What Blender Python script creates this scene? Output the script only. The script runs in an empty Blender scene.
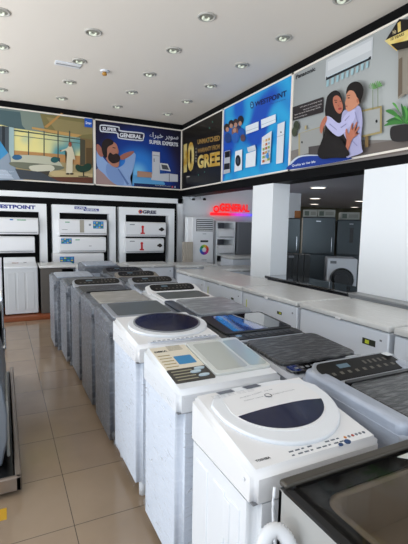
import bpy, bmesh, math, random
from math import pi, sin, cos, radians
from mathutils import Vector, Matrix
random.seed(5)
S = bpy.context.scene
COL = S.collection

# ------------------------------------------------------------------ camera
H = 1.62
F, YAW, PIT, ROL = 408.235, 0.458506, 0.1114737, 0.0184858
_f = Vector((sin(YAW)*cos(PIT), cos(YAW)*cos(PIT), -sin(PIT)))
_r0 = Vector((cos(YAW), -sin(YAW), 0)); _u0 = _r0.cross(_f)
_r = cos(ROL)*_r0 + sin(ROL)*_u0
_u = -sin(ROL)*_r0 + cos(ROL)*_u0
cd = bpy.data.cameras.new('camera'); cam = bpy.data.objects.new('camera', cd); COL.objects.link(cam)
cam.matrix_world = Matrix(((_r.x,_u.x,-_f.x,0),(_r.y,_u.y,-_f.y,0),(_r.z,_u.z,-_f.z,H),(0,0,0,1)))
cd.sensor_fit = 'VERTICAL'; cd.sensor_height = 24; cd.lens = F/544*24; cd.clip_start = .02
S.camera = cam
# ------------------------------------------------------------------ light
w = bpy.data.worlds.new('world'); S.world = w; w.use_nodes = True
w.node_tree.nodes['Background'].inputs[0].default_value = (.74, .87, 1, 1)
w.node_tree.nodes['Background'].inputs[1].default_value = 1.35
def area(name, loc, rot, sx, sy, power, color):
    l = bpy.data.lights.new(name, 'AREA'); l.shape = 'RECTANGLE'; l.size = sx; l.size_y = sy
    l.energy = power; l.color = color; l.spread = radians(165)
    o = bpy.data.objects.new(name, l); COL.objects.link(o); o.location = loc; o.rotation_euler = rot
    return o
area('ceiling_uplight_front', (1.0, -3.0, .3), (radians(160), 0, 0), 8.0, 1.8, 110, (.98, .98, 1))  # unseen panel near the floor, added and tilted up to brighten the ceiling
area('ceiling_uplight_side', (-4.0, 4.4, .3), (radians(158), 0, radians(-90)), 8.5, 2.0, 360, (.96, .98, 1))  # second added uplight, low on the aisle side, aimed at the ceiling
S.view_settings.view_transform = 'Standard'; S.view_settings.look = 'None'
S.view_settings.exposure = 0.36; S.view_settings.gamma = 1; S.view_settings.use_curve_mapping = False

# ------------------------------------------------------------------ helpers
def ray(x, y): return _r*((x-204)/F) - _u*((y-272)/F) + _f
def aty(x, y, Y):
    d = ray(x, y); t = Y/d.y; return Vector((d.x*t, Y, H + d.z*t))
def atx(x, y, X):
    d = ray(x, y); t = X/d.x; return Vector((X, d.y*t, H + d.z*t))
MATS = {}
def srgb(c):
    if isinstance(c, str):
        c = tuple(int(c[i:i+2], 16)/255 for i in (0, 2, 4))
    return tuple((v/12.92 if v <= .04045 else ((v+.055)/1.055)**2.4) for v in c)
def mat(name, col, rough=.5, metal=0, emit=0, spec=.5, coat=0, alpha=1):
    if name in MATS: return MATS[name]
    m = bpy.data.materials.new(name); m.use_nodes = True
    b = m.node_tree.nodes['Principled BSDF']; c = srgb(col)
    b.inputs['Base Color'].default_value = (*c, 1); b.inputs['Roughness'].default_value = rough
    b.inputs['Metallic'].default_value = metal; b.inputs['Specular IOR Level'].default_value = spec
    b.inputs['Coat Weight'].default_value = coat; b.inputs['Coat Roughness'].default_value = .05
    b.inputs['Alpha'].default_value = alpha
    if emit:
        b.inputs['Emission Color'].default_value = (*c, 1); b.inputs['Emission Strength'].default_value = emit
    MATS[name] = m; return m
def nodes(m): return m.node_tree.nodes, m.node_tree.links
def ink(c, rough=.42):                                    # printed colour
    return mat('ink_%s' % c, c, rough, spec=.3)
def bumpy(m, scale=(6,6,6), strength=.3, detail=3, dist=.01, tint=None, tintrange=(.45,.7)):
    """noise bump (and optional second tone) on an existing material"""
    N, L = nodes(m); b = N['Principled BSDF']
    tc = N.new('ShaderNodeTexCoord'); mp = N.new('ShaderNodeMapping'); mp.inputs['Scale'].default_value = scale
    no = N.new('ShaderNodeTexNoise'); no.inputs['Scale'].default_value = 1; no.inputs['Detail'].default_value = detail
    L.new(tc.outputs['Object'], mp.inputs[0]); L.new(mp.outputs[0], no.inputs['Vector'])
    bp = N.new('ShaderNodeBump'); bp.inputs['Strength'].default_value = strength; bp.inputs['Distance'].default_value = dist
    L.new(no.outputs[0], bp.inputs['Height']); L.new(bp.outputs[0], b.inputs['Normal'])
    if tint:
        rp = N.new('ShaderNodeValToRGB'); rp.color_ramp.elements[0].position = tintrange[0]; rp.color_ramp.elements[1].position = tintrange[1]
        rp.color_ramp.elements[0].color = b.inputs['Base Color'].default_value; rp.color_ramp.elements[1].color = (*srgb(tint), 1)
        L.new(no.outputs[0], rp.inputs[0]); L.new(rp.outputs[0], b.inputs['Base Color'])
    return m

class MB:
    """collects shapes into one mesh with several materials"""
    def __init__(s): s.bm = bmesh.new(); s.mats = []
    def _mi(s, m):
        if m not in s.mats: s.mats.append(m)
        return s.mats.index(m)
    def _fin(s, faces, m, smooth=False):
        i = s._mi(m)
        tot = sum(f.calc_area() for f in faces)*.04
        for f in faces: f.material_index = i; f.smooth = smooth and f.calc_area() < tot
    def merge(s, b2, m, smooth=False):
        me = bpy.data.meshes.new('tmp'); b2.to_mesh(me); b2.free()
        n = len(s.bm.faces); s.bm.from_mesh(me); bpy.data.meshes.remove(me); s.bm.faces.ensure_lookup_table()
        s._fin(s.bm.faces[n:], m, smooth)
    def box(s, x0, x1, y0, y1, z0, z1, m, bev=0, seg=2, xf=None):
        b = bmesh.new(); bmesh.ops.create_cube(b, size=1)
        for v in b.verts: v.co = Vector((x0+(v.co.x+.5)*(x1-x0), y0+(v.co.y+.5)*(y1-y0), z0+(v.co.z+.5)*(z1-z0)))
        if bev: bmesh.ops.bevel(b, geom=b.edges[:], offset=min(bev, .49*min(x1-x0, y1-y0, z1-z0)), segments=seg, profile=.5, affect='EDGES')
        if xf: bmesh.ops.transform(b, matrix=xf, verts=b.verts)
        s.merge(b, m, bool(bev)); return s
    def prism(s, bot, top, m, bev=0, seg=2, topbev=None):
        """solid between two matching loops of 3-D points"""
        b = bmesh.new(); n = len(bot)
        vb = [b.verts.new(p) for p in bot]; vt = [b.verts.new(p) for p in top]
        fb = b.faces.new(vb[::-1]); ft = b.faces.new(vt)
        for i in range(n): b.faces.new((vb[i], vb[(i+1) % n], vt[(i+1) % n], vt[i]))
        bmesh.ops.recalc_face_normals(b, faces=b.faces)
        if topbev: bmesh.ops.bevel(b, geom=list(ft.edges), offset=topbev, segments=3, profile=.5, affect='EDGES')
        elif bev: bmesh.ops.bevel(b, geom=b.edges[:], offset=bev, segments=seg, profile=.5, affect='EDGES')
        s.merge(b, m, bool(bev or topbev)); return s
    def cyl(s, c, r, h, m, axis='z', seg=24, r2=None, bev=0):
        b = bmesh.new(); bmesh.ops.create_cone(b, cap_ends=True, segments=seg, radius1=r, radius2=r if r2 is None else r2, depth=h)
        if bev: bmesh.ops.bevel(b, geom=[e for e in b.edges if len([f for f in e.link_faces if len(f.verts) > 4])], offset=bev, segments=2, affect='EDGES')
        M = {'z': Matrix(), 'x': Matrix.Rotation(pi/2, 4, 'Y'), 'y': Matrix.Rotation(pi/2, 4, 'X')}[axis]
        bmesh.ops.transform(b, matrix=Matrix.Translation(c) @ M, verts=b.verts); s.merge(b, m, True); return s
    def torus(s, c, R, r, m, axis='z', nu=40, nv=10, sx=1, sy=1):
        b = bmesh.new(); g = []
        for i in range(nu):
            a = 2*pi*i/nu; row = []
            for j in range(nv):
                t = 2*pi*j/nv; row.append(b.verts.new(((R*cos(a))*sx + r*cos(t)*cos(a), (R*sin(a))*sy + r*cos(t)*sin(a), r*sin(t))))
            g.append(row)
        for i in range(nu):
            for j in range(nv): b.faces.new((g[i][j], g[(i+1) % nu][j], g[(i+1) % nu][(j+1) % nv], g[i][(j+1) % nv]))
        M = {'z': Matrix(), 'x': Matrix.Rotation(pi/2, 4, 'Y'), 'y': Matrix.Rotation(pi/2, 4, 'X')}[axis]
        bmesh.ops.transform(b, matrix=Matrix.Translation(c) @ M, verts=b.verts); s.merge(b, m, True); return s
    def tube(s, pts, r, m, seg=10, sm=6, ribs=0):
        P = [Vector(p) for p in pts]; Q = []
        for i in range(len(P)-1):
            p0 = P[max(i-1, 0)]; p1 = P[i]; p2 = P[i+1]; p3 = P[min(i+2, len(P)-1)]
            for k in range(sm):
                t = k/sm; Q.append(.5*((2*p1)+(-p0+p2)*t+(2*p0-5*p1+4*p2-p3)*t*t+(-p0+3*p1-3*p2+p3)*t**3))
        Q.append(P[-1]); b = bmesh.new(); rows = []; up = Vector((0, 0, 1))
        for i, q in enumerate(Q):
            d = (Q[min(i+1, len(Q)-1)]-Q[max(i-1, 0)]).normalized()
            a = d.cross(up); a = a.normalized() if a.length > .05 else d.cross(Vector((1, 0, 0))).normalized()
            c = d.cross(a); rr = r*(1 - .13*(i % 2)) if ribs else r
            rows.append([b.verts.new(q + rr*(cos(2*pi*j/seg)*a + sin(2*pi*j/seg)*c)) for j in range(seg)])
        for i in range(len(rows)-1):
            for j in range(seg): b.faces.new((rows[i][j], rows[i][(j+1) % seg], rows[i+1][(j+1) % seg], rows[i+1][j]))
        b.faces.new(rows[0][::-1]); b.faces.new(rows[-1]); bmesh.ops.recalc_face_normals(b, faces=b.faces)
        s.merge(b, m, True); return s
    def face(s, pts, m):
        b = bmesh.new()
        try: b.faces.new([b.verts.new(p) for p in pts])
        except Exception: b.free(); return s
        bmesh.ops.triangulate(b, faces=b.faces[:], ngon_method='EAR_CLIP'); s.merge(b, m); return s
    def build(s, name, parent=None, loc=None):
        me = bpy.data.meshes.new(name); s.bm.to_mesh(me); s.bm.free()
        for m in s.mats: me.materials.append(m)
        o = bpy.data.objects.new(name, me); COL.objects.link(o)
        if parent: o.parent = parent
        if loc: o.location = loc
        return o
def tag(o, label=None, cat=None, group=None, kind=None):
    for k, v in (('label', label), ('category', cat), ('group', group), ('kind', kind)):
        if v: o[k] = v
    return o
def empty(name, loc, label=None, cat=None, group=None, rz=0):
    o = bpy.data.objects.new(name, None); COL.objects.link(o); o.location = loc; o.rotation_euler.z = rz
    o.empty_display_size = .1
    return tag(o, label, cat, group)
def copy_tree(o, parent=None):
    c = o.copy(); COL.objects.link(c)
    if parent: c.parent = parent
    for ch in [k for k in bpy.data.objects if k.parent == o]: copy_tree(ch, c)
    return c
def struct(o): o['kind'] = 'structure'; return o
def textverts(body, bold=0):
    """flat text as (verts, faces) scaled to a unit-height box, plus its aspect"""
    c = bpy.data.curves.new('t', 'FONT'); c.body = body; c.offset = bold; c.resolution_u = 3
    o = bpy.data.objects.new('t', c); COL.objects.link(o); bpy.context.view_layer.update()
    dg = bpy.context.evaluated_depsgraph_get(); me = bpy.data.meshes.new_from_object(o.evaluated_get(dg))
    V = [v.co.copy() for v in me.vertices]; Fc = [tuple(p.vertices) for p in me.polygons]
    bpy.data.objects.remove(o); bpy.data.curves.remove(c); bpy.data.meshes.remove(me)
    if not V: return [], [], 1
    x0 = min(v.x for v in V); x1 = max(v.x for v in V); y0 = min(v.y for v in V); y1 = max(v.y for v in V)
    return [((v.x-x0)/(x1-x0), (v.y-y0)/(y1-y0)) for v in V], Fc, (x1-x0)/(y1-y0)
def add_text(mb, body, bl, br, tl, m, bold=0, lift=Vector((0, 0, 0))):
    """lay text in the parallelogram bottom-left, bottom-right, top-left"""
    V, Fc, a = textverts(body, bold); bl, br, tl = Vector(bl), Vector(br), Vector(tl)
    b = bmesh.new(); vs = [b.verts.new(bl + (br-bl)*x + (tl-bl)*y + lift) for x, y in V]
    for f in Fc:
        try: b.faces.new([vs[i] for i in f])
        except Exception: pass
    mb.merge(b, m)

# ------------------------------------------------------------------ materials
white_paint = mat('white_wall_paint', 'f1f3f5', .55)
ceil_paint = mat('ceiling_paint', 'e4ddd3', .8)
black_paint = mat('black_fascia_paint', '09090b', .55, spec=.12)
trim_white = mat('cream_trim', 'efe6da', .5)
black = mat('black_plastic', '0e0e10', .35)
enamel = mat('white_enamel', 'e4e7ec', .35, coat=.1)
enamel_warm = mat('warm_white_plastic', 'e6e6e8', .35)
greyp = mat('grey_plastic', '7d7f84', .4)
silver = mat('silver_plastic', 'a7abb3', .32, .35)
darkgrey = mat('dark_grey_plastic', '3c3d41', .4)
chrome = mat('chrome', 'd0d3d6', .18, 1)
navy_glass = mat('navy_glass', '0b1438', .12, spec=.5, coat=.15)
black_glass = mat('black_glass', '070708', .04, spec=.8, coat=1)
steel = mat('dark_steel', '596063', .3, .6)
def wall_noise(m, s): return bumpy(m, (s, s, s), .08, 4, .004)
wall_noise(ceil_paint, 30); wall_noise(white_paint, 25)

def wrap_mat(name, col, tint, rough=.22, sc=(5, 5, 26), st=.55, metal=0):
    m = mat(name, col, rough+.1, metal, coat=.2); m.node_tree.nodes['Principled BSDF'].inputs['Coat Roughness'].default_value = .25; bumpy(m, sc, st, 5, .012, tint, (.48, .72)); return m
wrap_white = wrap_mat('wrapped_white', 'd3dae6', 'dde3ee', .3, (12, 12, 70), .1)
_w = wrap_white.node_tree.nodes['Principled BSDF']; _w.inputs['Roughness'].default_value = .65; _w.inputs['Specular IOR Level'].default_value = .15; _w.inputs['Coat Weight'].default_value = 0
wrap_grey = wrap_mat('wrapped_grey', '5b5f67', '7b818b', .28, (16, 16, 34), .4)
wrap_dark = wrap_mat('wrapped_dark_lid', '2e2f31', '6c6e70', .26, (14, 60, 14), .55)
wrap_top = wrap_mat('wrapped_freezer_lid', 'd6d5d2', 'e2e2e0', .2, (9, 45, 12), .4)
wrap_silver = wrap_mat('wrapped_silver', 'a0a7b5', 'b4bbc9', .26, (22, 6, 22), .25, .1)
freezer_white = mat('freezer_white', 'dfe4ec', .3, coat=.3)

film = mat('stretch_film', 'e8edf5', .15)
def _film(m):
    N, L = nodes(m); b = N['Principled BSDF']; b.inputs['Specular IOR Level'].default_value = .8
    tc = N.new('ShaderNodeTexCoord'); mp = N.new('ShaderNodeMapping'); mp.inputs['Scale'].default_value = (12, 12, 40); mp.inputs['Rotation'].default_value = (.6, .2, 0)
    no = N.new('ShaderNodeTexNoise'); no.inputs['Scale'].default_value = 1; no.inputs['Detail'].default_value = 6; no.inputs['Distortion'].default_value = 1.4
    L.new(tc.outputs['Object'], mp.inputs[0]); L.new(mp.outputs[0], no.inputs['Vector'])
    rp = N.new('ShaderNodeValToRGB'); e = rp.color_ramp.elements
    e[0].position = .57; e[0].color = (.05, .05, .05, 1); e[1].position = .74; e[1].color = (.5, .5, .5, 1)
    L.new(no.outputs[0], rp.inputs[0]); L.new(rp.outputs[0], b.inputs['Alpha'])
    bp = N.new('ShaderNodeBump'); bp.inputs['Strength'].default_value = .6; bp.inputs['Distance'].default_value = .01
    L.new(no.outputs[0], bp.inputs['Height']); L.new(bp.outputs[0], b.inputs['Normal'])
_film(film)

def tile_mat():
    m = mat('beige_floor_tile', '95826d', .13, spec=.5); N, L = nodes(m); b = N['Principled BSDF']
    tc = N.new('ShaderNodeTexCoord'); mp = N.new('ShaderNodeMapping'); mp.inputs['Location'].default_value = (-.2975+.5, -2.127+.5, 0)
    L.new(tc.outputs['Object'], mp.inputs[0])
    br = N.new('ShaderNodeTexBrick'); br.offset = 0; br.squash = 1
    br.inputs['Scale'].default_value = 1; br.inputs['Mortar Size'].default_value = .0022; br.inputs['Mortar Smooth'].default_value = .1
    br.inputs['Brick Width'].default_value = .5; br.inputs['Row Height'].default_value = .5
    br.inputs['Color1'].default_value = (*srgb('95826d'), 1); br.inputs['Color2'].default_value = (*srgb('8f7c6b'), 1); br.inputs['Mortar'].default_value = (*srgb('4d443c'), 1)
    L.new(mp.outputs[0], br.inputs['Vector'])
    no = N.new('ShaderNodeTexNoise'); no.inputs['Scale'].default_value = 3; no.inputs['Detail'].default_value = 6
    L.new(tc.outputs['Object'], no.inputs['Vector'])
    mx = N.new('ShaderNodeMixRGB'); mx.blend_type = 'SOFT_LIGHT'; mx.inputs[0].default_value = .25
    L.new(br.outputs['Color'], mx.inputs[1]); L.new(no.outputs[0], mx.inputs[2]); L.new(mx.outputs[0], b.inputs['Base Color'])
    return m
floor_m = tile_mat()

# ------------------------------------------------------------------ room shell
YB, XR, ZC = 8.42, 3.57, 3.79
struct(MB().box(-5, 14, -4, 14.5, -.1, 0, floor_m).build('floor'))
struct(MB().box(-5, XR+.3, -4, YB+.2, ZC, ZC+.1, ceil_paint).build('ceiling'))
struct(MB().box(-5, XR+.02, YB, YB+.15, 0, ZC, black_paint).build('wall_back'))
struct(MB().box(XR, XR+.3, -4, YB, 2.265, ZC, black_paint).build('wall_right_fascia'))
struct(MB().box(XR, XR+.3, 5.0, 5.54, 0, 2.265, white_paint).build('wall_right_column'))
struct(MB().box(XR, XR+.3, -4, 3.32, 0, 2.265, white_paint).build('wall_right'))
struct(MB().box(XR+.02, 6.9, YB+.02, YB+.15, 0, 2.6, white_paint).build('wall_alcove'))
olive = mat('olive_wall_paint', '6d6a55', .6)
struct(MB().box(3.9, 14, 13.5, 13.65, 0, 2.6, olive).build('wall_side_room_back'))
struct(MB().box(13.4, 13.5, 2, 13.5, 0, 2.6, olive).build('wall_side_room_end'))
sc_m = mat('side_room_ceiling_paint', 'b9bcc8', .7)
struct(MB().box(XR+.3, 14, -1, 13.7, 2.5, 2.6, sc_m).build('ceiling_side_room'))
# white outline strip around the back displays
P = [aty(-60, 183.5, 8.36), aty(183, 200.8, 8.36)]
zt = aty(90, 196.8, 8.36).z + .045
mb = MB(); mb.box(-2.6, aty(183, 200, 8.36).x, 8.36, YB, zt-.10, zt, white_paint); mb.box(aty(177.5, 220, 8.36).x, aty(183, 220, 8.36).x, 8.36, YB, 0, zt, white_paint)
struct(mb.build('trim_1'))

# ------------------------------------------------------------------ banners
class Print:
    """artwork laid flat on a banner plane; points are read off through the lens onto the real plane"""
    def __init__(s, plane, val):
        s.mb = MB(); s.plane = plane; s.val = val; s.k = 0
        s.n = Vector((0, -1, 0)) if plane == 'y' else Vector((-1, 0, 0))
    def P(s, x, y): return aty(x, y, s.val) if s.plane == 'y' else atx(x, y, s.val)
    def lift(s): s.k += 1; return s.n*(.0008*s.k)
    def poly(s, pts, c, smooth=False):
        if smooth:
            q = []; n = len(pts)
            for i in range(n):
                p0, p1, p2, p3 = [Vector(pts[(i+j-1) % n]) for j in range(4)]
                for k in range(4):
                    t = k/4; q.append(.5*((2*p1)+(-p0+p2)*t+(2*p0-5*p1+4*p2-p3)*t*t+(-p0+3*p1-3*p2+p3)*t**3))
            pts = q
        l = s.lift(); s.mb.face([s.P(*p)+l for p in pts], c if not isinstance(c, str) else ink(c)); return s
    def text(s, body, bl, br, tl, c, bold=0):
        add_text(s.mb, body, s.P(*bl), s.P(*br), s.P(*tl), c if not isinstance(c, str) else ink(c), bold, s.lift())
    def ell(s, cx, cy, rx, ry, c, n=20):
        s.poly([(cx+rx*cos(2*pi*i/n), cy+ry*sin(2*pi*i/n)) for i in range(n)], c)
def blobmat(name, stops, scale=.8, kind='noise', center=None, rad=1):
    m = mat(name, '808080', .4, spec=.3); N, L = nodes(m); b = N['Principled BSDF']
    tc = N.new('ShaderNodeTexCoord')
    rp = N.new('ShaderNodeValToRGB'); rp.color_ramp.interpolation = 'EASE'
    if kind == 'noise':
        t = N.new('ShaderNodeTexNoise'); t.inputs['Scale'].default_value = scale; t.inputs['Detail'].default_value = 1.5
        L.new(tc.outputs['Object'], t.inputs['Vector']); L.new(t.outputs[0], rp.inputs[0])
    else:
        d = N.new('ShaderNodeVectorMath'); d.operation = 'DISTANCE'; d.inputs[1].default_value = center
        L.new(tc.outputs['Object'], d.inputs[0])
        k = N.new('ShaderNodeMath'); k.operation = 'DIVIDE'; k.inputs[1].default_value = rad
        L.new(d.outputs['Value'], k.inputs[0]); L.new(k.outputs[0], rp.inputs[0])
    while len(rp.color_ramp.elements) < len(stops): rp.color_ramp.elements.new(.5)
    for e, (p, c) in zip(rp.color_ramp.elements, stops): e.position = p; e.color = (*srgb(c), 1)
    L.new(rp.outputs[0], b.inputs['Base Color']); return m

def banner(plane, a, b, z0, z1, bgm, label, group):
    """a framed printed panel: a, b are the ends along its wall"""
    t = .022
    if plane == 'y':
        root = empty('wall_banner', ((a+b)/2, YB, z0), label, 'banner', group)
        pb = MB().box(a+t, b-t, 8.402, YB, z0+t, z1-t, bgm)
        fr = MB()
        for q in ((a, b, z0, z0+t), (a, b, z1-t, z1), (a, a+t, z0, z1), (b-t, b, z0, z1)): fr.box(q[0], q[1], 8.385, YB, q[2], q[3], trim_white)
    else:
        root = empty('wall_banner', (XR, (a+b)/2, z0), label, 'banner', group)
        pb = MB().box(3.552, XR, a+t, b-t, z0+t, z1-t, bgm)
        fr = MB()
        for q in ((a, b, z0, z0+t), (a, b, z1-t, z1), (a, a+t, z0, z1), (b-t, b, z0, z1)): fr.box(3.54, XR, q[0], q[1], q[2], q[3], trim_white)
    for n_, m_ in (('printed_panel', pb), ('banner_frame', fr)):
        o = m_.build(n_); o.parent = root; o.matrix_parent_inverse = Matrix.Translation(-Vector(root.location))
    return root
def attach(o, root):
    o.parent = root; o.matrix_parent_inverse = Matrix.Translation(-Vector(root.location)); return o
BG = 'printed banners around the top of the walls'
ZB0, ZB1 = 2.395, 3.675
xa = aty(94.4, 150, 8.4).x; xc = 3.555
# -- living room banner
r1 = banner('y', -1.15, xa, ZB0, ZB1, ink('6f7f7c'), 'banner of a bright living room with a man in a white robe', BG)
p = Print('y', 8.4)
p.poly([(-52, 104), (45, 115), (45, 135), (-52, 135)], '4c6266'); p.poly([(20, 110), (60, 115.5), (45, 135), (30, 135), (22, 125)], '7d8a80')
p.poly([(40, 113.5), (92.5, 120), (92.5, 142), (72, 140), (46, 134)], '7e7449'); p.poly([(46, 117), (92.5, 124), (92.5, 134), (60, 137)], '93855a')
p.poly([(61, 113), (63, 113.5), (47, 128), (44, 127)], 'b98a4f'); p.poly([(32, 127), (82, 135), (76, 137.5), (32, 129)], 'c39a5c')
p.poly([(-52, 118), (2, 125), (13, 128), (80, 138), (80, 172), (-52, 165)], blobmat('sunset_view', [(.35, '5e9aa0'), (.5, 'd8d59a'), (.62, 'e8dc92'), (.75, '86b5b5')], 1.3))
p.poly([(9, 150), (80, 156), (80, 172), (9, 168)], 'bb8a55')
p.poly([(-52, 150), (60, 158), (60, 180), (-52, 176)], '3c4a55')
for x in (28, 43.5, 57.5, 69): p.poly([(x, 131), (x+1, 131), (x+1, 163), (x, 162)], '3c4a44')
p.poly([(12, 129.5), (80, 139), (80, 140), (12, 130.8)], '46524a'); p.poly([(13, 135), (80, 143), (80, 143.8), (13, 135.6)], '5c6a60')
p.poly([(-52, 122), (10, 127), (10, 160), (-52, 156)], '49535a'); p.poly([(2, 126), (5, 126.4), (5, 158), (2, 157)], '262d33'); p.poly([(9, 127), (14, 128), (14, 160), (9, 158)], '9fb7b8')
p.poly([(80, 138), (92.5, 140), (92.5, 183.5), (80, 182)], '7e653f'); p.poly([(80, 139), (85, 140), (85, 165), (80, 165)], '4a4636'); p.poly([(86, 148), (92.5, 148), (92.5, 165), (86, 164)], '5b4628')
p.poly([(12, 158), (60, 162), (92.5, 168), (92.5, 183.5), (0, 178.5), (-10, 170)], 'a8966a'); p.poly([(40, 169), (92.5, 174), (92.5, 181), (60, 180)], 'c0ac7e')
p.poly([(-52, 150), (2, 150), (12, 162), (20, 177), (18, 180), (-52, 177)], '8a97a6', True); p.poly([(-52, 166), (6, 170), (14, 179), (-52, 176)], 'aeb8c6'); p.poly([(-30, 135), (0, 141), (8, 153), (0, 160), (-30, 150)], '3f8fc0')
p.poly([(12, 157), (20, 155), (50, 157), (60, 163), (61, 168), (45, 168), (14, 165), (11, 161)], 'b9b9a4', True); p.poly([(13, 162), (60, 166), (60, 170), (40, 171), (14, 167)], '6d705f', True)
p.ell(17, 157.5, 5, 2.6, '2f5f86'); p.ell(54.5, 160, 4, 3, '1f5658'); p.poly([(30, 166), (50, 165), (54, 170), (42, 174), (32, 171)], 'c9c6b2', True); p.poly([(32, 172), (50, 171), (48, 176), (36, 176)], '3f3a30')
p.poly([(15, 169), (40, 172), (60, 182), (20, 179)], '3c4148'); p.poly([(50, 177), (92.5, 177.5), (92.5, 183.5), (60, 182)], '5d3423')
p.poly([(67, 148), (69, 145.5), (71.5, 147), (73, 151), (75, 160), (72.5, 160), (72, 173), (66, 173), (66.5, 158), (66, 151), (61, 152), (60, 150.8), (65.5, 149)], 'd3c9ae', True)
p.ell(69.8, 144.8, 1.7, 2.4, 'a3442f'); p.ell(69.4, 145.6, .9, 1.3, '9a6b4c'); p.ell(60.5, 151, .9, .8, '8a5a3c'); p.ell(67.5, 174, 2, .9, '3a2c20'); p.ell(71.5, 174, 2, .9, '3a2c20')
p.poly([(75, 167), (77, 164.5), (82, 166), (87, 163.5), (91, 165), (90, 170), (83, 172.5), (77, 171)], '16392a', True); p.poly([(82.5, 171), (83.5, 171), (83.8, 176.5), (82.8, 176.5)], '1a1a16'); p.poly([(78, 176), (88, 176.6), (88, 177.2), (78, 176.7)], '1a1a16')
p.poly([(84.2, 118.4), (92, 119.4), (92, 128), (84.2, 127.1)], '1d57b8'); p.text('Smeg', (85.3, 125.2), (91, 125.9), (85.3, 121.6), 'e8eefc', .02)
p.text('\u0641\u0626\u0629 \u062c\u062f\u064a\u062f\u0629', (0.5, 172), (14, 173), (.5, 170), 'c8d4e4'); p.text('www.smeg.com', (0, 175.8), (12, 176.6), (0, 174), 'c8d4e4')
attach(p.mb.build('printed_picture'), r1)
# -- super general banner
r2 = banner('y', xa, xc, ZB0, ZB1, blobmat('night_blue_glow', [(0, '7cc4ee'), (.22, '2f7fd6'), (.5, '12398f'), (.8, '13123a'), (1, '12101f')], kind='radial', center=aty(138, 172, 8.4), rad=1.25),
            'dark blue banner of a bearded man leaning back with hands behind head', BG)
p = Print('y', 8.4)
p.poly([(96, 170), (104, 168), (113, 180), (118, 186), (96, 184.5)], 'a08582', True); p.poly([(130, 175), (150, 178), (162, 180), (162, 186.5), (128, 184)], '5fa3d6', True)
p.poly([(134, 183), (179, 186), (179, 189.2), (134, 186.5)], '0e2050')
p.poly([(96.5, 149), (98, 152), (102, 156), (108, 163), (116, 168), (124, 164), (126, 156), (130, 152), (134.5, 153), (135.5, 157), (133, 170), (130, 178), (132, 186), (122, 186.5), (112, 182), (104, 174), (97, 166)], '8fabd8', True)
p.poly([(108, 163), (118, 170), (124, 182), (121, 186), (112, 182), (106, 172)], '7c98ca', True); p.poly([(117, 168), (119, 169), (129, 184), (127, 185)], '5b76ad')
p.poly([(96.5, 144.5), (100, 146), (104, 154), (101, 157), (97, 152)], 'a5685a', True); p.poly([(120, 156), (128, 152), (134, 151.5), (130, 156), (122, 160)], 'a5685a', True)
p.poly([(103, 146), (106, 142), (111, 141), (116, 144), (118, 149), (118.5, 152.5), (117, 156), (119, 160), (118, 167), (112, 166), (106, 159)], 'b57a64', True)
p.poly([(101.5, 149), (102.5, 142), (107, 138.5), (112.5, 140.5), (113, 144), (108, 147), (106.5, 152), (107, 157), (104, 157)], '241a1a', True)
p.poly([(108, 156), (110, 152.5), (113, 154.5), (116.5, 153.5), (120, 157), (119, 161.5), (113, 163.5), (108.5, 160)], '2a1b1a', True)
p.poly([(112.5, 147.2), (115.5, 147.8), (115.3, 148.6), (112.3, 148)], '20181a')
lg = [(99.5, 127.5), (101.5, 124.6), (116.5, 126.3), (119.5, 127.6), (121, 130.4), (141.5, 132.6), (144.2, 135.5), (143.3, 139), (141, 141.2), (120.5, 139), (117.5, 137), (116, 133.6), (102, 132.2), (99.8, 130.5)]
def shrink(pts, k, cx, cy): return [(cx+(x-cx)*k, cy+(y-cy)*k) for x, y in pts]
p.poly(lg, 'dfe3ea', True); p.poly([(100.6, 127.7), (102, 125.9), (116.3, 127.5), (118.5, 128.5), (120.2, 131.6), (141.2, 133.8), (143, 135.8), (142.3, 138.6), (140.7, 140), (120.8, 137.9), (118.6, 136.2), (117, 132.6), (102.5, 131), (101, 129.8)], '24223c', True)
p.text('SUPER', (102.4, 130.4), (116.6, 131.8), (102.4, 126.9), 'eef0f5', .035); p.text('GENERAL', (119.5, 137), (141.5, 139.3), (119.5, 132.8), 'eef0f5', .035)
p.text('\ufe80\ufe8d\ufeae\ufe92\ufea7 \ufeae\ufe91\ufeee\ufeb3', (149, 138.8), (178, 141.2), (149, 132), 'd9dce6', .01)
p.text('SUPER EXPERTS', (149, 143.8), (177.8, 146.8), (149, 139.8), 'd9dce6', .04)
p.poly([(152, 151.5), (159.5, 152.4), (159.5, 177), (152, 175)], 'c9ccd4'); p.poly([(152.3, 155), (159.2, 155.9), (159.2, 156.4), (152.3, 155.5)], '7d828d'); p.poly([(153.5, 158.5), (154.2, 158.6), (154.2, 162), (153.5, 161.9)], '555a66')
p.poly([(159.5, 163), (167.5, 164), (170.5, 171.5), (160, 170)], 'd3d6db'); p.poly([(161, 164.6), (166.8, 165.4), (168.8, 170), (162, 169.2)], '4a4e58')
p.poly([(151, 174.2), (168, 173.5), (177.5, 174.8), (177.5, 181.8), (168, 181.8), (151, 180)], 'c7cbd4'); p.poly([(168.6, 174), (169.3, 174), (169.3, 181.6), (168.6, 181.6)], '6f7480')
p.poly([(137, 171), (151.5, 172.5), (151.5, 177.8), (137, 177)], 'b08974')
p.text('supergeneral.com', (154.5, 186), (170, 187.2), (154.5, 184.6), 'c9cfe0'); p.ell(172, 187, .9, 1, 'c0586a'); p.ell(174.6, 187.2, .6, 1, 'b9c0dc')
attach(p.mb.build('printed_picture'), r2)
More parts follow.
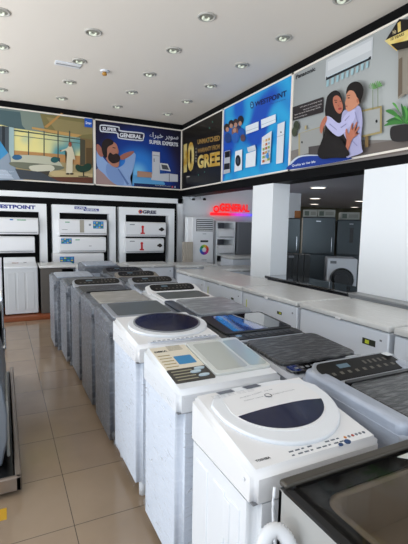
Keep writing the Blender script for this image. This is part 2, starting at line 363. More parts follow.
# -- GREE banner
y34 = atx(222.8, 145, 3.55).y; y45 = atx(291.5, 120, 3.55).y
r3 = banner('x', y34, YB-.02, ZB0, ZB1, ink('15120f', .3), 'black banner with gold ten year warranty lettering in the corner', BG)
p = Print('x', 3.55)
gold = mat('gold_ink', 'd9a83a', .35, .3); bumpy(gold, (3, 3, 6), .1, 2, .005, 'f2dc8a', (.4, .6))
gold2 = mat('dull_gold_ink', 'a98446', .4, .2)
p.text('1', (183.7, 172.8), (187, 171.9), (183.7, 144.8), gold, .03); p.text('0', (187.6, 172.3), (194.2, 170.4), (187.6, 143.2), gold, .05)
for i, ch in enumerate('YEARS'): p.text(ch, (195.4, 150.3+3*i), (197.2, 150+3*i), (195.4, 148.4+3*i), '9d9788', .02)
p.text('UNMATCHED', (197.8, 144.5), (220.2, 140.6), (197.8, 139.6), gold2, .045)
p.text('WARRANTY FROM', (198, 153.2), (220, 149), (198, 148.8), gold2, .03)
p.text('GREE', (197.8, 168.8), (220.3, 165.8), (197.8, 155.6), gold, .05)
p.poly([(187, 176.6), (190, 176.2), (190, 176.9), (187, 177.3)], 'cfcabc')
p.poly([(184, 160), (221, 152), (221, 181), (184, 188)], mat('dim_print', '1b1916', .3)) if False else None
for x, y in ((205, 172), (210, 128), (209, 140), (213, 122), (199, 175)): p.ell(x, y, .5, .7, '4c8a72', 8)
attach(p.mb.build('printed_picture'), r3)
# -- WESTPOINT banner
r4 = banner('x', y45, y34, ZB0, ZB1, blobmat('aqua_blue_print', [(.3, '0d2f94'), (.45, '1560c4'), (.57, '2ea6dc'), (.68, '1c50b8')], .95), 'sky blue banner picturing kitchen appliances and a family', BG)
p = Print('x', 3.55)
p.text('WESTPOINT', (255, 107), (286.6, 96), (255, 101.8), '141848', .03); p.ell(252, 105, 1.7, 3.6, '1c2158'); p.ell(252, 105, 1, 2.4, '5cb9ea'); p.text('w', (251.2, 106), (252.8, 105.4), (251.2, 104.2), '1c2158', .03)
p.text('Longer Lasting Quality', (270, 105), (286, 100), (270, 103.4), '2a3a86')
fm = [(227, 128, 3, '241d22'), (231.5, 124, 2.8, '2a2026'), (236, 122.5, 2.6, '3a2c30'), (241, 120, 3, '232028'), (239, 130, 3.2, '2b3a66'), (230, 133, 3.6, '1f5fae'), (235.5, 132, 3.4, '8a5f58'), (228.5, 138, 3.6, '24427e'), (242, 133, 3.5, '1e56a8'), (236, 138, 3.8, '2c63b4'), (243.5, 138, 2.5, '5a4650')]
for x, y, r, c in fm: p.ell(x, y, r, r*1.45, c, 14)
for x, y in ((228, 129.5), (232, 126), (236.5, 125), (241, 123.5), (235.5, 130.5)): p.ell(x, y, 1.7, 2.4, 'b98a76', 10)
p.poly([(246.5, 126.5), (259.5, 121.5), (259.5, 130), (247, 134.5)], 'dfe6ee'); p.poly([(247, 131.2), (259.5, 126.8), (259.5, 127.2), (247, 131.6)], '9aa9b8')
p.poly([(262, 120), (276.8, 114.3), (276.8, 122.5), (262.4, 128.6)], 'e3e9f0'); p.poly([(262.4, 125), (276.8, 119.3), (276.8, 119.7), (262.4, 125.4)], '9aa9b8')
p.poly([(278.8, 124.5), (286, 121.5), (284, 162.6), (277.2, 164.2)], 'd9dde4'); p.poly([(278.3, 137), (285.4, 134.5), (285.4, 134.9), (278.3, 137.4)], '9099a6'); p.ell(282.2, 132.3, .9, .7, '3a3e46', 8)
p.poly([(225.8, 151.5), (231.2, 150.2), (231.2, 172.5), (224.4, 174.5)], 'b5b9bf'); p.poly([(226.1, 152), (231, 150.8), (231, 157), (226.1, 158)], '14161c'); p.poly([(225.5, 164), (230.9, 163), (230.9, 169), (225, 170)], '17191e')
p.poly([(236.6, 151.5), (243.5, 149.5), (243.2, 170), (235.6, 172)], 'e6eaef'); p.ell(239.4, 160.8, 2.7, 5.6, '15171c'); p.ell(239.2, 160.9, 1.4, 3.2, '3d4552', 12)
p.poly([(248.5, 147.8), (256.4, 145), (257.6, 150), (249.6, 152.4)], 'd0d6de'); p.poly([(247.6, 154), (257.6, 150.5), (256.8, 166.2), (247, 168)], 'e8ecf1')
p.poly([(263.6, 137.5), (273.4, 131), (271.6, 163.2), (262.6, 164.8)], 'dfe2e6')
for i in range(6):
    for j in range(3): p.poly([(264.6+2.6*j, 140.5+4*i-j), (266.6+2.6*j, 139.8+4*i-j), (266.6+2.6*j, 142.4+4*i-j), (264.6+2.6*j, 143+4*i-j)], random.choice(['b86a4a', '8fa85a', 'c9a56a', '9cb4c8', 'e8d9c0']))
p.ell(270, 156, 1.4, 3, '3a8fd8', 10)
attach(p.mb.build('printed_picture'), r4)
# -- Panasonic banner
r5 = banner('x', .9, y45, ZB0, ZB1, blobmat('grey_room_print', [(0, 'b3b6b4'), (.5, 'a3a6a5'), (1, '80807e')], kind='radial', center=atx(380, 110, 3.55), rad=2.2), 'grey banner of a woman in a black headscarf hugging a boy', BG)
p = Print('x', 3.55)
p.poly([(291, 151), (330, 140), (408, 140), (470, 120), (470, 143), (408, 154), (291, 171.5)], '7e7874'); p.poly([(330, 150), (408, 138), (470, 128), (470, 142), (330, 164)], '6f6660')
p.text('Panasonic', (296, 79.3), (315.6, 70.6), (296, 75.2), '2a2a2e', .03)
p.poly([(326.4, 60), (373.4, 36.3), (372.6, 58.6), (325.3, 80.5)], 'c3c6c8'); p.poly([(328, 62), (372, 40), (371.6, 50), (328, 71)], 'd2d4d5'); p.poly([(326.5, 77), (371.5, 56.2), (371.3, 59.2), (326, 80.6)], '23282d'); p.poly([(327.5, 76.6), (369, 57.4), (369, 58.2), (327.5, 77.6)], 'c9d6dc')
for i in range(9): p.poly([(327+5*i, 80.5-2.3*i), (329.5+5*i, 79.4-2.3*i), (329+5*i, 86-2.3*i), (326.5+5*i, 87-2.3*i)], '9fbfc6')
p.poly([(293.6, 107.3), (324.3, 97), (323.8, 112.4), (293.4, 121)], '2c2628')
for a in ((300.8, 108.6, 323, 101.6), (304, 111, 322.5, 105), (295.6, 116.2, 321.5, 108.2), (295.2, 119.3, 308, 115.4)): p.text('with nanoe X technology inside', (a[0], a[1]), (a[2], a[3]), (a[0], a[1]-1.7), 'bdb6b4', .01)
p.poly([(299, 134), (324, 126), (324, 128), (302, 135)], 'a79a72'); p.poly([(300, 134), (324, 127), (324, 149), (300, 156)], '9d9d9a'); p.poly([(299.6, 134), (301.2, 133.5), (301.2, 157), (299.6, 157.4)], 'a99c76'); p.ell(303.2, 142.4, .8, 1.2, '26282a', 10)
p.ell(297.6, 126, 3, 5, '3b4233', 12); p.ell(295.6, 132, 2.6, 5, '454b3b', 12); p.poly([(306, 126), (308, 125.5), (308, 129.5), (306, 130)], 'b0a27c'); p.poly([(310, 147), (323, 145), (323, 155), (310, 158)], '4f4a4a')
p.poly([(292, 164), (300, 157), (312, 155.5), (338, 157), (352, 159.5), (292, 169.6)], '1e3c90', True); p.poly([(292, 162.4), (300, 156.3), (312, 154.8), (330, 156), (312, 156), (300, 158), (292, 165)], 'c8d0dc', True)
p.text('Quality air for life', (293.4, 167.6), (317, 163.5), (293.4, 164.8), 'e6ebf6', .01)
# cabinet + plants
p.poly([(364, 110), (383, 106.6), (383, 131), (364, 137)], 'a6a7a4'); p.poly([(358, 111.6), (383.5, 106), (383.5, 108), (358, 113.6)], 'a39265'); p.poly([(381.8, 107), (383.8, 106.6), (383.8, 133), (381.8, 133.6)], 'a39265'); p.poly([(358, 137), (383.8, 131.4), (383.8, 133.4), (358, 139)], 'a39265'); p.poly([(367, 137), (370.4, 136), (370.4, 147), (367, 147.6)], '7c6440'); p.ell(378.6, 121.6, 1.1, 1.6, '1b1c1e', 10)
for x, y in ((375, 88), (380.5, 86)):
    p.poly([(x-.4, y+2), (x+.3, y+2), (x+.3, y+22), (x-.3, y+22)], '6b7a52')
    for k in range(7):
        a = pi*(.1+.8*k/6)+.0; p.poly([(x, y+2), (x+4*cos(a)-.6, y+1-5*sin(a)), (x+4.6*cos(a), y+1-6*sin(a)), (x+4*cos(a)+.6, y+2-5*sin(a))], '5e9a4a')
p.poly([(401.5, 30), (408.5, 22), (470, 0), (470, 90), (408, 95), (401, 100)], '8f877a'); p.poly([(402, 60), (405.5, 58), (405.5, 94), (401, 98)], '6d5f50')
for k in range(16):
    a = pi*(.02+.96*k/15); L_ = 18+7*sin(2.7*k); cx, cy = 408, 124
    p.poly([(cx, cy), (cx+L_*.5*cos(a)-2.2*sin(a), cy-L_*.75*sin(a)-2), (cx+L_*cos(a), cy-L_*1.1*sin(a)+4), (cx+L_*.5*cos(a)+2.2*sin(a), cy-L_*.55*sin(a)+2)], ('3f7d3a', '5aa04a', '2f6431')[k % 3], True)
p.poly([(394.5, 129), (402, 126), (416, 126), (418, 138), (410, 142), (396, 141)], '282425', True)
# people
SK, SK2, HAIR, ROBE = 'b8715a', 'c98a6c', '17100f', '191516'
p.poly([(329.6, 104), (331, 97.5), (335, 93), (339.5, 91.2), (343.4, 93.2), (345.6, 98), (346.4, 103), (347.4, 109), (349, 114), (351, 120), (352, 140), (352, 156.8), (338, 158.2), (323.2, 158.2), (325.6, 142), (329.6, 126), (329, 116), (328.8, 110)], ROBE, True)
p.poly([(337.4, 98), (340.6, 96.2), (343.6, 98), (345.6, 102), (346.8, 106.6), (346.4, 111), (343.6, 114.4), (340.2, 112.2), (337.8, 107), (336.8, 102)], SK, True)
p.poly([(338.2, 100.6), (341.2, 100.8), (341.2, 101.4), (338.2, 101.4)], HAIR); p.poly([(338.8, 102.4), (341, 102.6), (340.8, 103.6), (338.9, 103.3)], '2a1c1a'); p.poly([(343.8, 101.6), (345.4, 102), (345.4, 102.6), (343.8, 102.3)], HAIR)
p.poly([(342.4, 109.2), (345.6, 108.4), (345.4, 110), (343, 110.6)], '9a3338', True); p.poly([(341.8, 104.6), (343.6, 107), (342.2, 107.2)], '9c5a46')
p.poly([(347, 113), (352, 109.4), (358, 106), (363.4, 106.8), (366, 112), (366.8, 124), (365.6, 136), (366, 148), (366.6, 153), (356, 157), (350.6, 157.4), (352, 144), (347.6, 134), (345.4, 124)], 'aba9cc', True)
p.poly([(330.6, 117), (335, 118), (343.6, 124), (349.6, 116), (356.6, 110), (360.6, 113), (357.6, 122), (350, 132), (343.6, 137), (338, 134.6), (332, 128.6), (328.6, 122.6)], 'bdbbdf', True)
for l_ in ([(334, 124), (341, 130), (341, 131), (333.6, 125)], [(349, 121), (354, 116), (354, 117), (349.4, 122)], [(356, 140), (362, 146), (361.6, 147), (355.6, 141)], [(360, 112), (363, 124), (362, 124), (359.4, 113)], [(345, 128), (351, 124), (351, 125), (345.6, 129)]): p.poly(l_, '8f8db4')
p.poly([(330.8, 116.8), (331.4, 120.6), (328.6, 127), (326.6, 133.2), (325.2, 134), (324.2, 130), (325, 124.6), (328, 119)], SK, True)
p.poly([(349.6, 103.6), (351, 99.6), (351.2, 95), (354, 90.6), (359, 90.6), (363.6, 96), (365.4, 101.4), (362.6, 106), (358.6, 109.6), (353.6, 112.4), (350.6, 110), (350.4, 106)], SK2, True)
p.poly([(351, 95), (351.8, 89), (355, 84.6), (360, 82.6), (365, 84), (368.2, 89), (368, 95), (366.2, 101), (364.6, 105), (363.2, 100), (361.6, 98), (360.4, 95), (358, 92), (354, 91.6)], HAIR, True)
p.ell(362.4, 101.6, 1.1, 2.2, 'b06a50', 12)
p.poly([(352, 96.6), (355, 95.8), (355, 96.5), (352, 97.3)], HAIR); p.poly([(352.6, 98.6), (354.6, 98.3), (354.4, 99.4), (352.6, 99.6)], '2a1c18'); p.poly([(350.4, 106.6), (352.6, 106.8), (352, 107.8), (350.4, 107.6)], '9a4440')
p.poly([(350.2, 151), (351.6, 142), (350.6, 136), (350.4, 131), (351.6, 129.4), (352.8, 133.6), (354, 134), (356, 127), (357.2, 124), (358, 125), (357, 131.4), (361.2, 123.4), (362.4, 124), (359.4, 132.4), (363.4, 127.6), (364.2, 128.8), (360.2, 135), (363.2, 133.8), (363.4, 135), (357.6, 139.6), (354.6, 147), (352.2, 153)], SK, True)
p.poly([(323.6, 157.4), (326.4, 142), (331, 133), (338, 136), (345, 139), (350.6, 147), (353, 156.8)], ROBE, True)
# warranty badge
p.poly([(391.2, 41.6), (404.5, 21), (430, 22), (450, 30), (420, 48), (402.6, 52)], '1c1714'); p.poly([(391.2, 41.8), (425, 26), (440, 30), (440, 36), (396, 46)], gold); p.poly([(391, 42), (396, 46), (403, 52), (402.6, 53), (390, 42.4)], gold)
p.text('1', (403.6, 34.4), (406.6, 32.8), (403.2, 25), gold, .03); p.text('10 YEARS', (396.5, 42.6), (410, 37), (396.5, 39.8), '3b2a12', .02); p.text('No', (398.6, 36.6), (402, 35), (398.4, 32.4), 'd8c59a', .02)
attach(p.mb.build('printed_picture'), r5)

# ------------------------------------------------------------------ ceiling fittings
def downlight(x, y, z, label, group, on=.0, sq=False):
    r = empty('ceiling_downlight', (x, y, z), label, 'light', group)
    a = MB().torus((0, 0, -.004), .085, .012, mat('downlight_ring', 'b4b1aa', .45), nu=32, nv=8).build('trim_ring', r)
    a = MB().cyl((0, 0, -.0015), .078, .003, mat('downlight_reflector', '8f8e84' if not on else 'ffffff', .45, .1, emit=on)).build('reflector', r)
    MB().tube([(-.03, 0, -.004), (-.03, .03, -.012), (0, .045, -.012), (.03, .03, -.012), (.03, 0, -.004)], .012, mat('downlight_lamp', 'd7dccb', .4, emit=.25)).build('lamp', r)
    return r
names = {}
GX = [.055, 1.0, 1.98, 2.97]
pts = [(x, y) for y in (4.98, 5.91, 6.82, 7.75) for x in GX] + [(1.98, 4.06), (2.97, 4.06), (2.97, 3.15)]
nm = {0: 'in the row by the picture edge', 1: 'in the row beside the grille', 2: 'in the row above the machines', 3: 'in the row nearest the banners'}
od = {4.98: 'just short of mid ceiling', 5.91: 'mid ceiling', 6.82: 'second from the black back wall', 7.75: 'closest to the black back wall', 4.06: 'closer to the viewer', 3.15: 'cut by the top of the picture'}
for x, y in pts:
    downlight(x, y, ZC, 'round recessed downlight %s, %s' % (nm[GX.index(x)], od[y]), 'recessed downlights in the pale ceiling')
for i, (x, y) in enumerate(((6.09, 6.9), (8.2, 9.4), (10.1, 11.6), (10.0, 9.4), (12.6, 12.1))):
    r = empty('ceiling_downlight', (x, y, 2.5), ['glowing downlight over the dark double door fridge', 'smaller glowing downlight behind the first one past the opening', 'faintest glowing downlight deep in the side room', 'glowing downlight beside the white column edge', 'glowing downlight above the small boxes far back'][i], 'light', 'lit downlights in the side room')
    MB().cyl((0, 0, -.01), .15, .02, mat('lit_diffuser', 'fff3e0', .4, emit=2.2)).build('diffuser', r)
    ld = bpy.data.lights.new('fitting_light', 'AREA'); ld.shape = 'DISK'; ld.size = .3; ld.energy = 4; ld.color = (.92, .95, 1); lo_ = bpy.data.objects.new('fitting_light', ld); COL.objects.link(lo_); lo_.parent = r; lo_.location = (0, 0, -.03)
    MB().torus((0, 0, -.01), .16, .015, enamel).build('trim_ring', r)
r = empty('smoke_detector', (aty(104.5, 72.3, 6.1).x, 6.1, ZC), 'small amber smoke detector on a white base on the ceiling', 'detector')
MB().cyl((0, 0, -.01), .055, .02, enamel, r2=.065).build('base', r)
MB().cyl((0, 0, -.04), .035, .045, mat('amber', 'b98530', .4), r2=.028, bev=.008).build('sensor_head', r)
r = empty('ceiling_grille', (.88, 6.1, ZC), 'slim white double strip grille on the ceiling', 'vent')
MB().box(-.17, .17, -.075, .075, -.012, 0, enamel, .004).build('frame', r)
g = MB()
for k in range(5): g.box(-.155, .155, -.06+.027*k, -.045+.027*k, -.02, -.012, greyp if k == 2 else enamel_warm)
g.build('slats', r)

# ------------------------------------------------------------------ display frames and split air conditioners
def display(x0, x1, z1, label, sign):
    r = empty('display_frame', ((x0+x1)/2, 8.2, 0), label, 'display', 'white display frames on the black wall'); t = .13; hw = (x1-x0)/2
    m = MB(); m.box(-hw, -hw+t, 0, .21, 0, z1, white_paint, .004); m.box(hw-t, hw, 0, .21, 0, z1, white_paint, .004); m.box(-hw+t, hw-t, 0, .21, z1-.15, z1, white_paint, .004); m.build('frame', r)
    MB().box(-hw+t, hw-t, .185, .21, 0, z1-.15, black_paint).build('back_panel', r)
    s = MB(); sign(s, r); s.build('sign_lettering', r)
    return r
def sg_x(px, py=210): return aty(px, py, 8.2).x
zt_d = aty(80, 205.3, 8.2).z
navy = mat('navy_letter', '1c2a86', .4)
def sign_wp(s, r):
    a, b = aty(-9, 206.5, 8.198), aty(35.5, 208.3, 8.198); a.z = b.z = zt_d-.105; o = Vector(r.location)
    add_text(s, 'WESTPOINT', a-o, b-o, a-o+Vector((0, 0, .07)), navy, .05)
def sign_sg(s, r):
    o = Vector(r.location); a = aty(74.5, 208, 8.197)-o
    s.box(a.x, a.x+.22, -.012, 0, zt_d-.075, zt_d-.025, navy, .004); s.box(a.x+.17, a.x+.46, -.012, 0, zt_d-.105, zt_d-.055, navy, .004)
    add_text(s, 'SUPER', (a.x+.015, -.014, zt_d-.066), (a.x+.2, -.014, zt_d-.066), (a.x+.015, -.014, zt_d-.035), ink('e8ecf6'), .03)
    add_text(s, 'GENERAL', (a.x+.19, -.014, zt_d-.097), (a.x+.44, -.014, zt_d-.097), (a.x+.19, -.014, zt_d-.065), ink('e8ecf6'), .03)
def sign_gree(s, r):
    o = Vector(r.location); a = aty(142.5, 212, 8.197)-o
    add_text(s, 'GREE', (a.x, -.003, zt_d-.12), (a.x+.3, -.003, zt_d-.12), (a.x, -.003, zt_d-.05), mat('blue_black_letter', '2b2f4c', .4), .05)
    s.cyl((a.x-.045, -.006, zt_d-.083), .042, .012, mat('orange_letter', 'c8642e', .4), 'y'); s.cyl((a.x-.045, -.013, zt_d-.083), .02, .004, navy, 'y')
xw1 = sg_x(46.6); display(xw1-1.55, xw1, zt_d, 'white display frame with navy lettering cut by the picture edge', sign_wp)
display(sg_x(52.2), sg_x(115.7), zt_d, 'white display frame holding three air conditioners', sign_sg)
display(sg_x(119.4), sg_x(174.6), zt_d, 'white display frame holding two units with red figure stickers', sign_gree)

def split_ac(px0, px1, pyt, pyb, label, extras, w=None):
    Y = 8.1; x1 = aty(px1, (pyt+pyb)/2, Y).x; x0 = x1-w if w else aty(px0, (pyt+pyb)/2, Y).x
    z1 = aty(px1, pyt, Y).z; z0 = z1-.30; W = x1-x0
    r = empty('split_air_conditioner', (x0, Y, z0), label, 'air conditioner', 'air conditioners on the display wall')
    prof = [(.30, 0), (.02, .0), (0, .05), (0, .27), (.03, .30), (.30, .30)]
    MB().prism([(0, y, z) for y, z in prof], [(W, y, z) for y, z in prof], enamel_warm, .008).build('body', r)
    MB().box(.03, W-.03, -.004, .02, .028, .036, greyp).build('louver_gap', r)
    e = MB(); extras(e, W); e.build('sticker', r)
    return r
blue_i, green_i, yel = ink('1f66b4'), ink('3f9d6a'), ink('d9d04a')
def energy(e, x, z, w=.16, h=.12):
    e.box(x, x+w, -.004, .002, z, z+h, blue_i)
    for i in range(4):
        for j in range(3): e.box(x+.01+w*.24*i, x+.01+w*.24*i+w*.16, -.006, .0, z+.012+h*.31*j, z+.012+h*.31*j+h*.17, [green_i, yel, ink('6fb6d8')][(i*2+j) % 3])
def ex1(e, W):
    energy(e, W-.27, .13, .2, .14); e.box(W-.52, W-.44, -.003, 0, .05, .29, ink('a6a093')); e.cyl((W-.33, -.002, .2), .022, .004, ink('8a9098'), 'y'); e.box(.06, .16, -.003, 0, .1, .106, ink('555a60')); e.box(.12, .2, -.003, 0, .235, .25, green_i)
def ex2(e, W): energy(e, .04, .17, .19, .1); e.box(.30, .38, -.003, 0, .235, .25, green_i); e.box(.55, .6, -.003, 0, .12, .13, greyp)
def ex3(e, W): energy(e, .12, .1, .26, .14)
def exg(e, W):
    red = mat('red_sticker', 'c8272b', .4)
    e.cyl((W*.42, -.003, .2), .028, .004, red, 'y'); e.box(W*.42-.02, W*.42+.02, -.004, 0, .08, .18, red); e.box(W*.42-.045, W*.42+.045, -.004, 0, .055, .085, red)
    e.cyl((W*.89, -.004, .155), .04, .004, ink('2a211c'), 'y'); e.box(W*.82, W*.95, -.004, 0, .135, .17, ink('2a211c')); e.box(.1, .2, -.003, 0, .235, .25, ink('70757c'))
def exw(e, W): e.box(.55*W, .6*W, -.003, 0, .25, .27, blue_i); e.box(.66*W, .8*W, -.003, 0, .25, .265, green_i)
split_ac(58.5, 107, 220, 233, 'white split air conditioner with grey vertical strip and energy sticker, topmost of three', ex1)
split_ac(59, 106, 237, 250, 'white split air conditioner with blue sticker near its end, middle of three', ex2)
split_ac(62, 104, 253, 260, 'white split air conditioner with coloured label half hidden behind the machines', ex3, .95)
split_ac(125, 166, 222.5, 233, 'white split air conditioner with red figure sticker, upper of two', exg)
split_ac(125, 164, 238.5, 249, 'white split air conditioner with red figure sticker, lower of two', exg)
split_ac(0, 38.5, 218, 231, 'white split air conditioner under the navy lettering, upper one', exw, 1.05)
split_ac(0, 34.8, 236.5, 249, 'plain white split air conditioner under the navy lettering, lower one', lambda e, W: e.box(.1, .2, -.002, 0, .2, .21, greyp), 1.0)

# ------------------------------------------------------------------ alcove: standing unit, shelves, sign, cameras
def ztop(px, py, Y): return aty(px, py, Y)
Y = 7.75; a = aty(192.5, 217, Y); b = aty(215, 217, Y)
r = empty('standing_air_conditioner', (a.x, Y, 0), 'tall white standing air conditioner with round rainbow sticker', 'air conditioner'); W = b.x-a.x-.02; hz = a.z
MB().box(0, W, 0, .32, .02, hz, enamel_warm, .015).build('body', r)
m = MB(); m.box(.09, W-.03, -.006, .02, hz-.29, hz-.04, darkgrey)
for k in range(6): m.box(.1, W-.04, -.02, 0, hz-.275+.04*k, hz-.258+.04*k, enamel_warm)
m.build('air_grille', r)
m = MB(); cx = .09+(W-.12)/2
for k in range(12):
    c = ['d8332e', 'e07a2a', 'e3c02e', '8fbf3a', '2f9a4a', '2aa0a0', '2a78c8', '2c48b8', '5a36a8', '9836a0', 'c83684', 'd83452'][k]; a0 = 2*pi*k/12; a1 = a0+2*pi/12
    q = [(cx+rr*cos(t), -.004, hz-.68+rr*sin(t)) for rr, t in ((.05, a0), (.11, a0), (.11, a1), (.05, a1))]; m.face(q, ink(c))
m.box(cx-.09, cx+.09, -.004, 0, hz-.52, hz-.48, ink('2b2b2e')); m.box(cx-.04, cx+.04, -.004, 0, hz-.35, hz-.34, greyp); m.box(cx-.06, cx+.06, -.004, 0, hz-.9, hz-.89, greyp)
m.build('rainbow_sticker', r)
MB().box(.07, W-.01, -.005, .001, hz-.96, hz-.955, greyp).build('panel_seam', r)
a2 = aty(188, 217, 7.9)
r = empty('wall_panel_board', (a2.x, 8.0, 0), 'narrow white upright board beside the standing air conditioner', 'board'); MB().box(0, .14, 0, .05, 0, a2.z, white_paint, .004).build('board', r)
a3 = aty(183.5, 242, 7.7)
r = empty('beige_panel', (a3.x, 7.7, 0), 'short beige ribbed panel standing beside the display strip', 'panel'); m = MB()
for k in range(5): m.box(.045*k, .045*k+.04, 0, .06, 0, a3.z, mat('beige_panel', 'b7ad9f', .5), .006)
m.build('ribbed_panel', r)
# shelves of boxed units
Y = 7.8; a = aty(216.5, 221, Y); b = aty(235.5, 223, Y); W = b.x-a.x
r = empty('shelf_unit', (a.x, Y, 0), 'white shelf unit holding long white appliances under the red sign', 'shelf')
m = MB(); m.box(0, .03, 0, .5, 0, a.z, white_paint); m.box(W-.03, W, 0, .5, 0, a.z, white_paint); m.box(0, W, .46, .5, 0, a.z, mat('shelf_back', '8f8f97', .6))
m.build('carcass', r)
for k in range(5): MB().box(.03, W-.03, 0, .46, a.z-.03-.36*k, a.z-.36*k, white_paint).build('shelf', r)
for k in range(3):
    q = empty('boxed_air_conditioner', (a.x+.04, Y-.03, a.z-.36*(k+1)), ['long white appliance on the top shelf under the red sign', 'long white appliance on the second shelf under the red sign', 'long white appliance on the third shelf under the red sign'][k], 'air conditioner', 'long white units on the shelf')
    prof = [(.3, 0), (.02, 0), (0, .04), (0, .15), (.03, .2), (.3, .2)]
    MB().prism([(0, y, z) for y, z in prof], [(W-.08, y, z) for y, z in prof], enamel_warm, .006).build('body', q)
    MB().box(.04, W-.12, -.003, .01, .02, .027, greyp).build('louver_gap', q)
a = aty(236.5, 222, 7.8)
r = empty('grey_cabinet', (a.x+.01, 7.75, 0), 'tall plain dark grey cabinet beside the white column', 'cabinet')
MB().box(0, .95, 0, .6, 0, a.z, mat('grey_cabinet', '72747a', .4), .01).build('body', r); MB().box(.47, .475, -.003, 0, .1, a.z-.05, darkgrey).build('door_seam', r)
# red sign with light bar
r = empty('illuminated_sign', (4.4, 8.40, 1.9), 'glowing red wall lettering above a red to violet light bar', 'sign')
redl = mat('red_light', 'f01a14', .4, emit=.6)
m = MB(); A = aty(219.5, 211, 8.38); B = aty(249.5, 212.6, 8.38); T = aty(220, 206.2, 8.38); o = Vector(r.location)
A.z = B.z = (A.z+B.z)/2; add_text(m, 'GENERAL', A-o, B-o, A-o+Vector((0, 0, .185)), redl, .05); m.build('lettering', r)
A = aty(216.3, 208.6, 8.385)-o; MB().torus((A.x, A.y, A.z-.01), .06, .02, redl, 'y', nu=24, nv=6).build('round_emblem', r)
bar = mat('light_bar', 'ff2030', .4, emit=.6); N, L = nodes(bar); bb = N['Principled BSDF']; tc = N.new('ShaderNodeTexCoord'); sp = N.new('ShaderNodeSeparateXYZ'); mr = N.new('ShaderNodeMapRange'); rp = N.new('ShaderNodeValToRGB')
mr.inputs[1].default_value = 0; mr.inputs[2].default_value = 1.15
e = rp.color_ramp.elements; e[0].color = (1, .01, .02, 1); e[0].position = .4; e[1].position = 1; e[1].color = (.04, .15, 1, 1); k = e.new(.62); k.color = (.75, .05, .7, 1)
L.new(tc.outputs['Object'], sp.inputs[0]); L.new(sp.outputs[0], mr.inputs[0]); L.new(mr.outputs[0], rp.inputs[0]); L.new(rp.outputs[0], bb.inputs['Emission Color']); L.new(rp.outputs[0], bb.inputs['Base Color'])
A = aty(210.5, 213.5, 8.38); MB().box(0, 1.15, -.02, .02, -.035, .025, bar).build('light_bar', r, A-o+Vector((0, 0, .0)))
for i, px in enumerate((195.5, 206.5)):
    q = aty(px, 198.5, 8.2); r = empty('dome_camera', (q.x, 8.3, q.z), ['small dark dome camera high on the alcove wall beside the corner', 'small dark dome camera closer to the red lettering'][i], 'camera', 'dome cameras on the alcove wall')
    MB().cyl((0, .07, .02), .045, .1, enamel, 'y').build('bracket', r); MB().cyl((0, 0, -.01), .04, .05, black, r2=.03, bev=.01).build('dome', r)

# ------------------------------------------------------------------ side room: fridges, washers, boxes
RZ = radians(-38); DIR = Vector((cos(RZ), sin(RZ), 0))
def span(px1, px2, Y):
    """left corner on the ray of px1 at depth Y, and the width that reaches px2 along DIR"""
    P_ = aty(px1, 230, Y); k = ray(px2, 230); k = k.x/k.y
    return P_, (k*P_.y-P_.x)/(DIR.x-k*DIR.y)
def on_line(px, O_):
    k = ray(px, 230); k = k.x/k.y; t = (k*O_.y-O_.x)/(DIR.x-k*DIR.y); return Vector((O_.x+DIR.x*t, O_.y+DIR.y*t, 0))
O_ = aty(285, 230, 6.75)
for (a, b, h, lab, boxes) in ((284, 301, 1.82, 'narrow dark refrigerator partly behind the white column', [(.5, .12, 'orange brown', 'orange brown carton above the narrow dark refrigerator')]),
                              (302, 336, 1.845, 'wide dark steel refrigerator with a pale strip along its door edge', [(.01, .28, 'white', 'white printed carton above the wide steel refrigerator, beside the orange carton'), (.45, .34, 'white', 'white printed carton above the wide steel refrigerator, near the middle of the opening')]),
                              (337.5, 366, 1.80, 'dark refrigerator with a dark dispenser slot beside the white wall', [(.06, .36, 'white', 'white printed carton above the refrigerator with the dispenser slot')])):
    A = on_line(a, O_); w = (on_line(b, O_)-A).length-.012
    r = empty('refrigerator', A, lab, 'refrigerator', 'dark steel refrigerators in the side room', RZ)
    MB().box(0, w, .05, .6, .02, h, steel, .008).build('body', r)
    for z0, z1 in ((.05, 1.1), (1.11, h-.008)):
        dd = MB().box(.004, w-.004, 0, .05, z0, z1, steel, .012).build('door', r)
        MB().box(w-.07, w-.055, -.03, 0, (.75 if z0 < .1 else 1.15), (1.05 if z0 < .1 else 1.45), chrome, .004).build('door_handle', dd)
    if w > .5: MB().box(w*.42, w*.56, -.003, .0, h-.09, h-.075, chrome).build('badge', r)
    if a == 302: MB().box(-.008, .014, -.004, .03, .1, h-.02, mat('beige_edge', 'b9ab9a', .5)).build('door_edge_strip', r)
    if a > 330: MB().box(w*.45, w*.58, -.004, .0, h-.45, h-.16, black_glass).build('water_dispenser', r)
    for x, bw, c_, lb in boxes:
        x = min(x, w-bw-.005); q_ = A+DIR*x+Vector((-DIR.y, DIR.x, 0))*.12
        c = empty('carton', (q_.x, q_.y, h), lb, 'box', 'cartons on top of the refrigerators', RZ)
        MB().box(0, bw, 0, .36, 0, .15, mat('carton_brown', '9a5f30', .7) if c_ != 'white' else mat('carton_white', 'a3a39a', .6), .004).build('box_body', c)
        if c_ == 'white':
            mm = MB(); mm.box(.03, .12, -.003, 0, .03, .12, ink('5d665c')); mm.box(.15, bw-.03, -.003, 0, .04, .11, ink('8c8c84')); mm.build('printed_lettering', c)
platm = mat('platform_dark', '3b3a3c', .5)
b = bmesh.new()
V0 = aty(262, 230, 6.0); C_ = [V0+Vector((0, 0, -V0.z)), V0+DIR*3.4+Vector((0, 0, -V0.z))]; NV = Vector((-DIR.y, DIR.x, 0))*.62
struct(MB().prism([C_[0], C_[1], C_[1]+NV, C_[0]+NV], [q_+Vector((0, 0, .3)) for q_ in (C_[0], C_[1], C_[1]+NV, C_[0]+NV)], platm).build('floor_platform'))
O2 = C_[0]+Vector((-DIR.y, DIR.x, 0))*.03
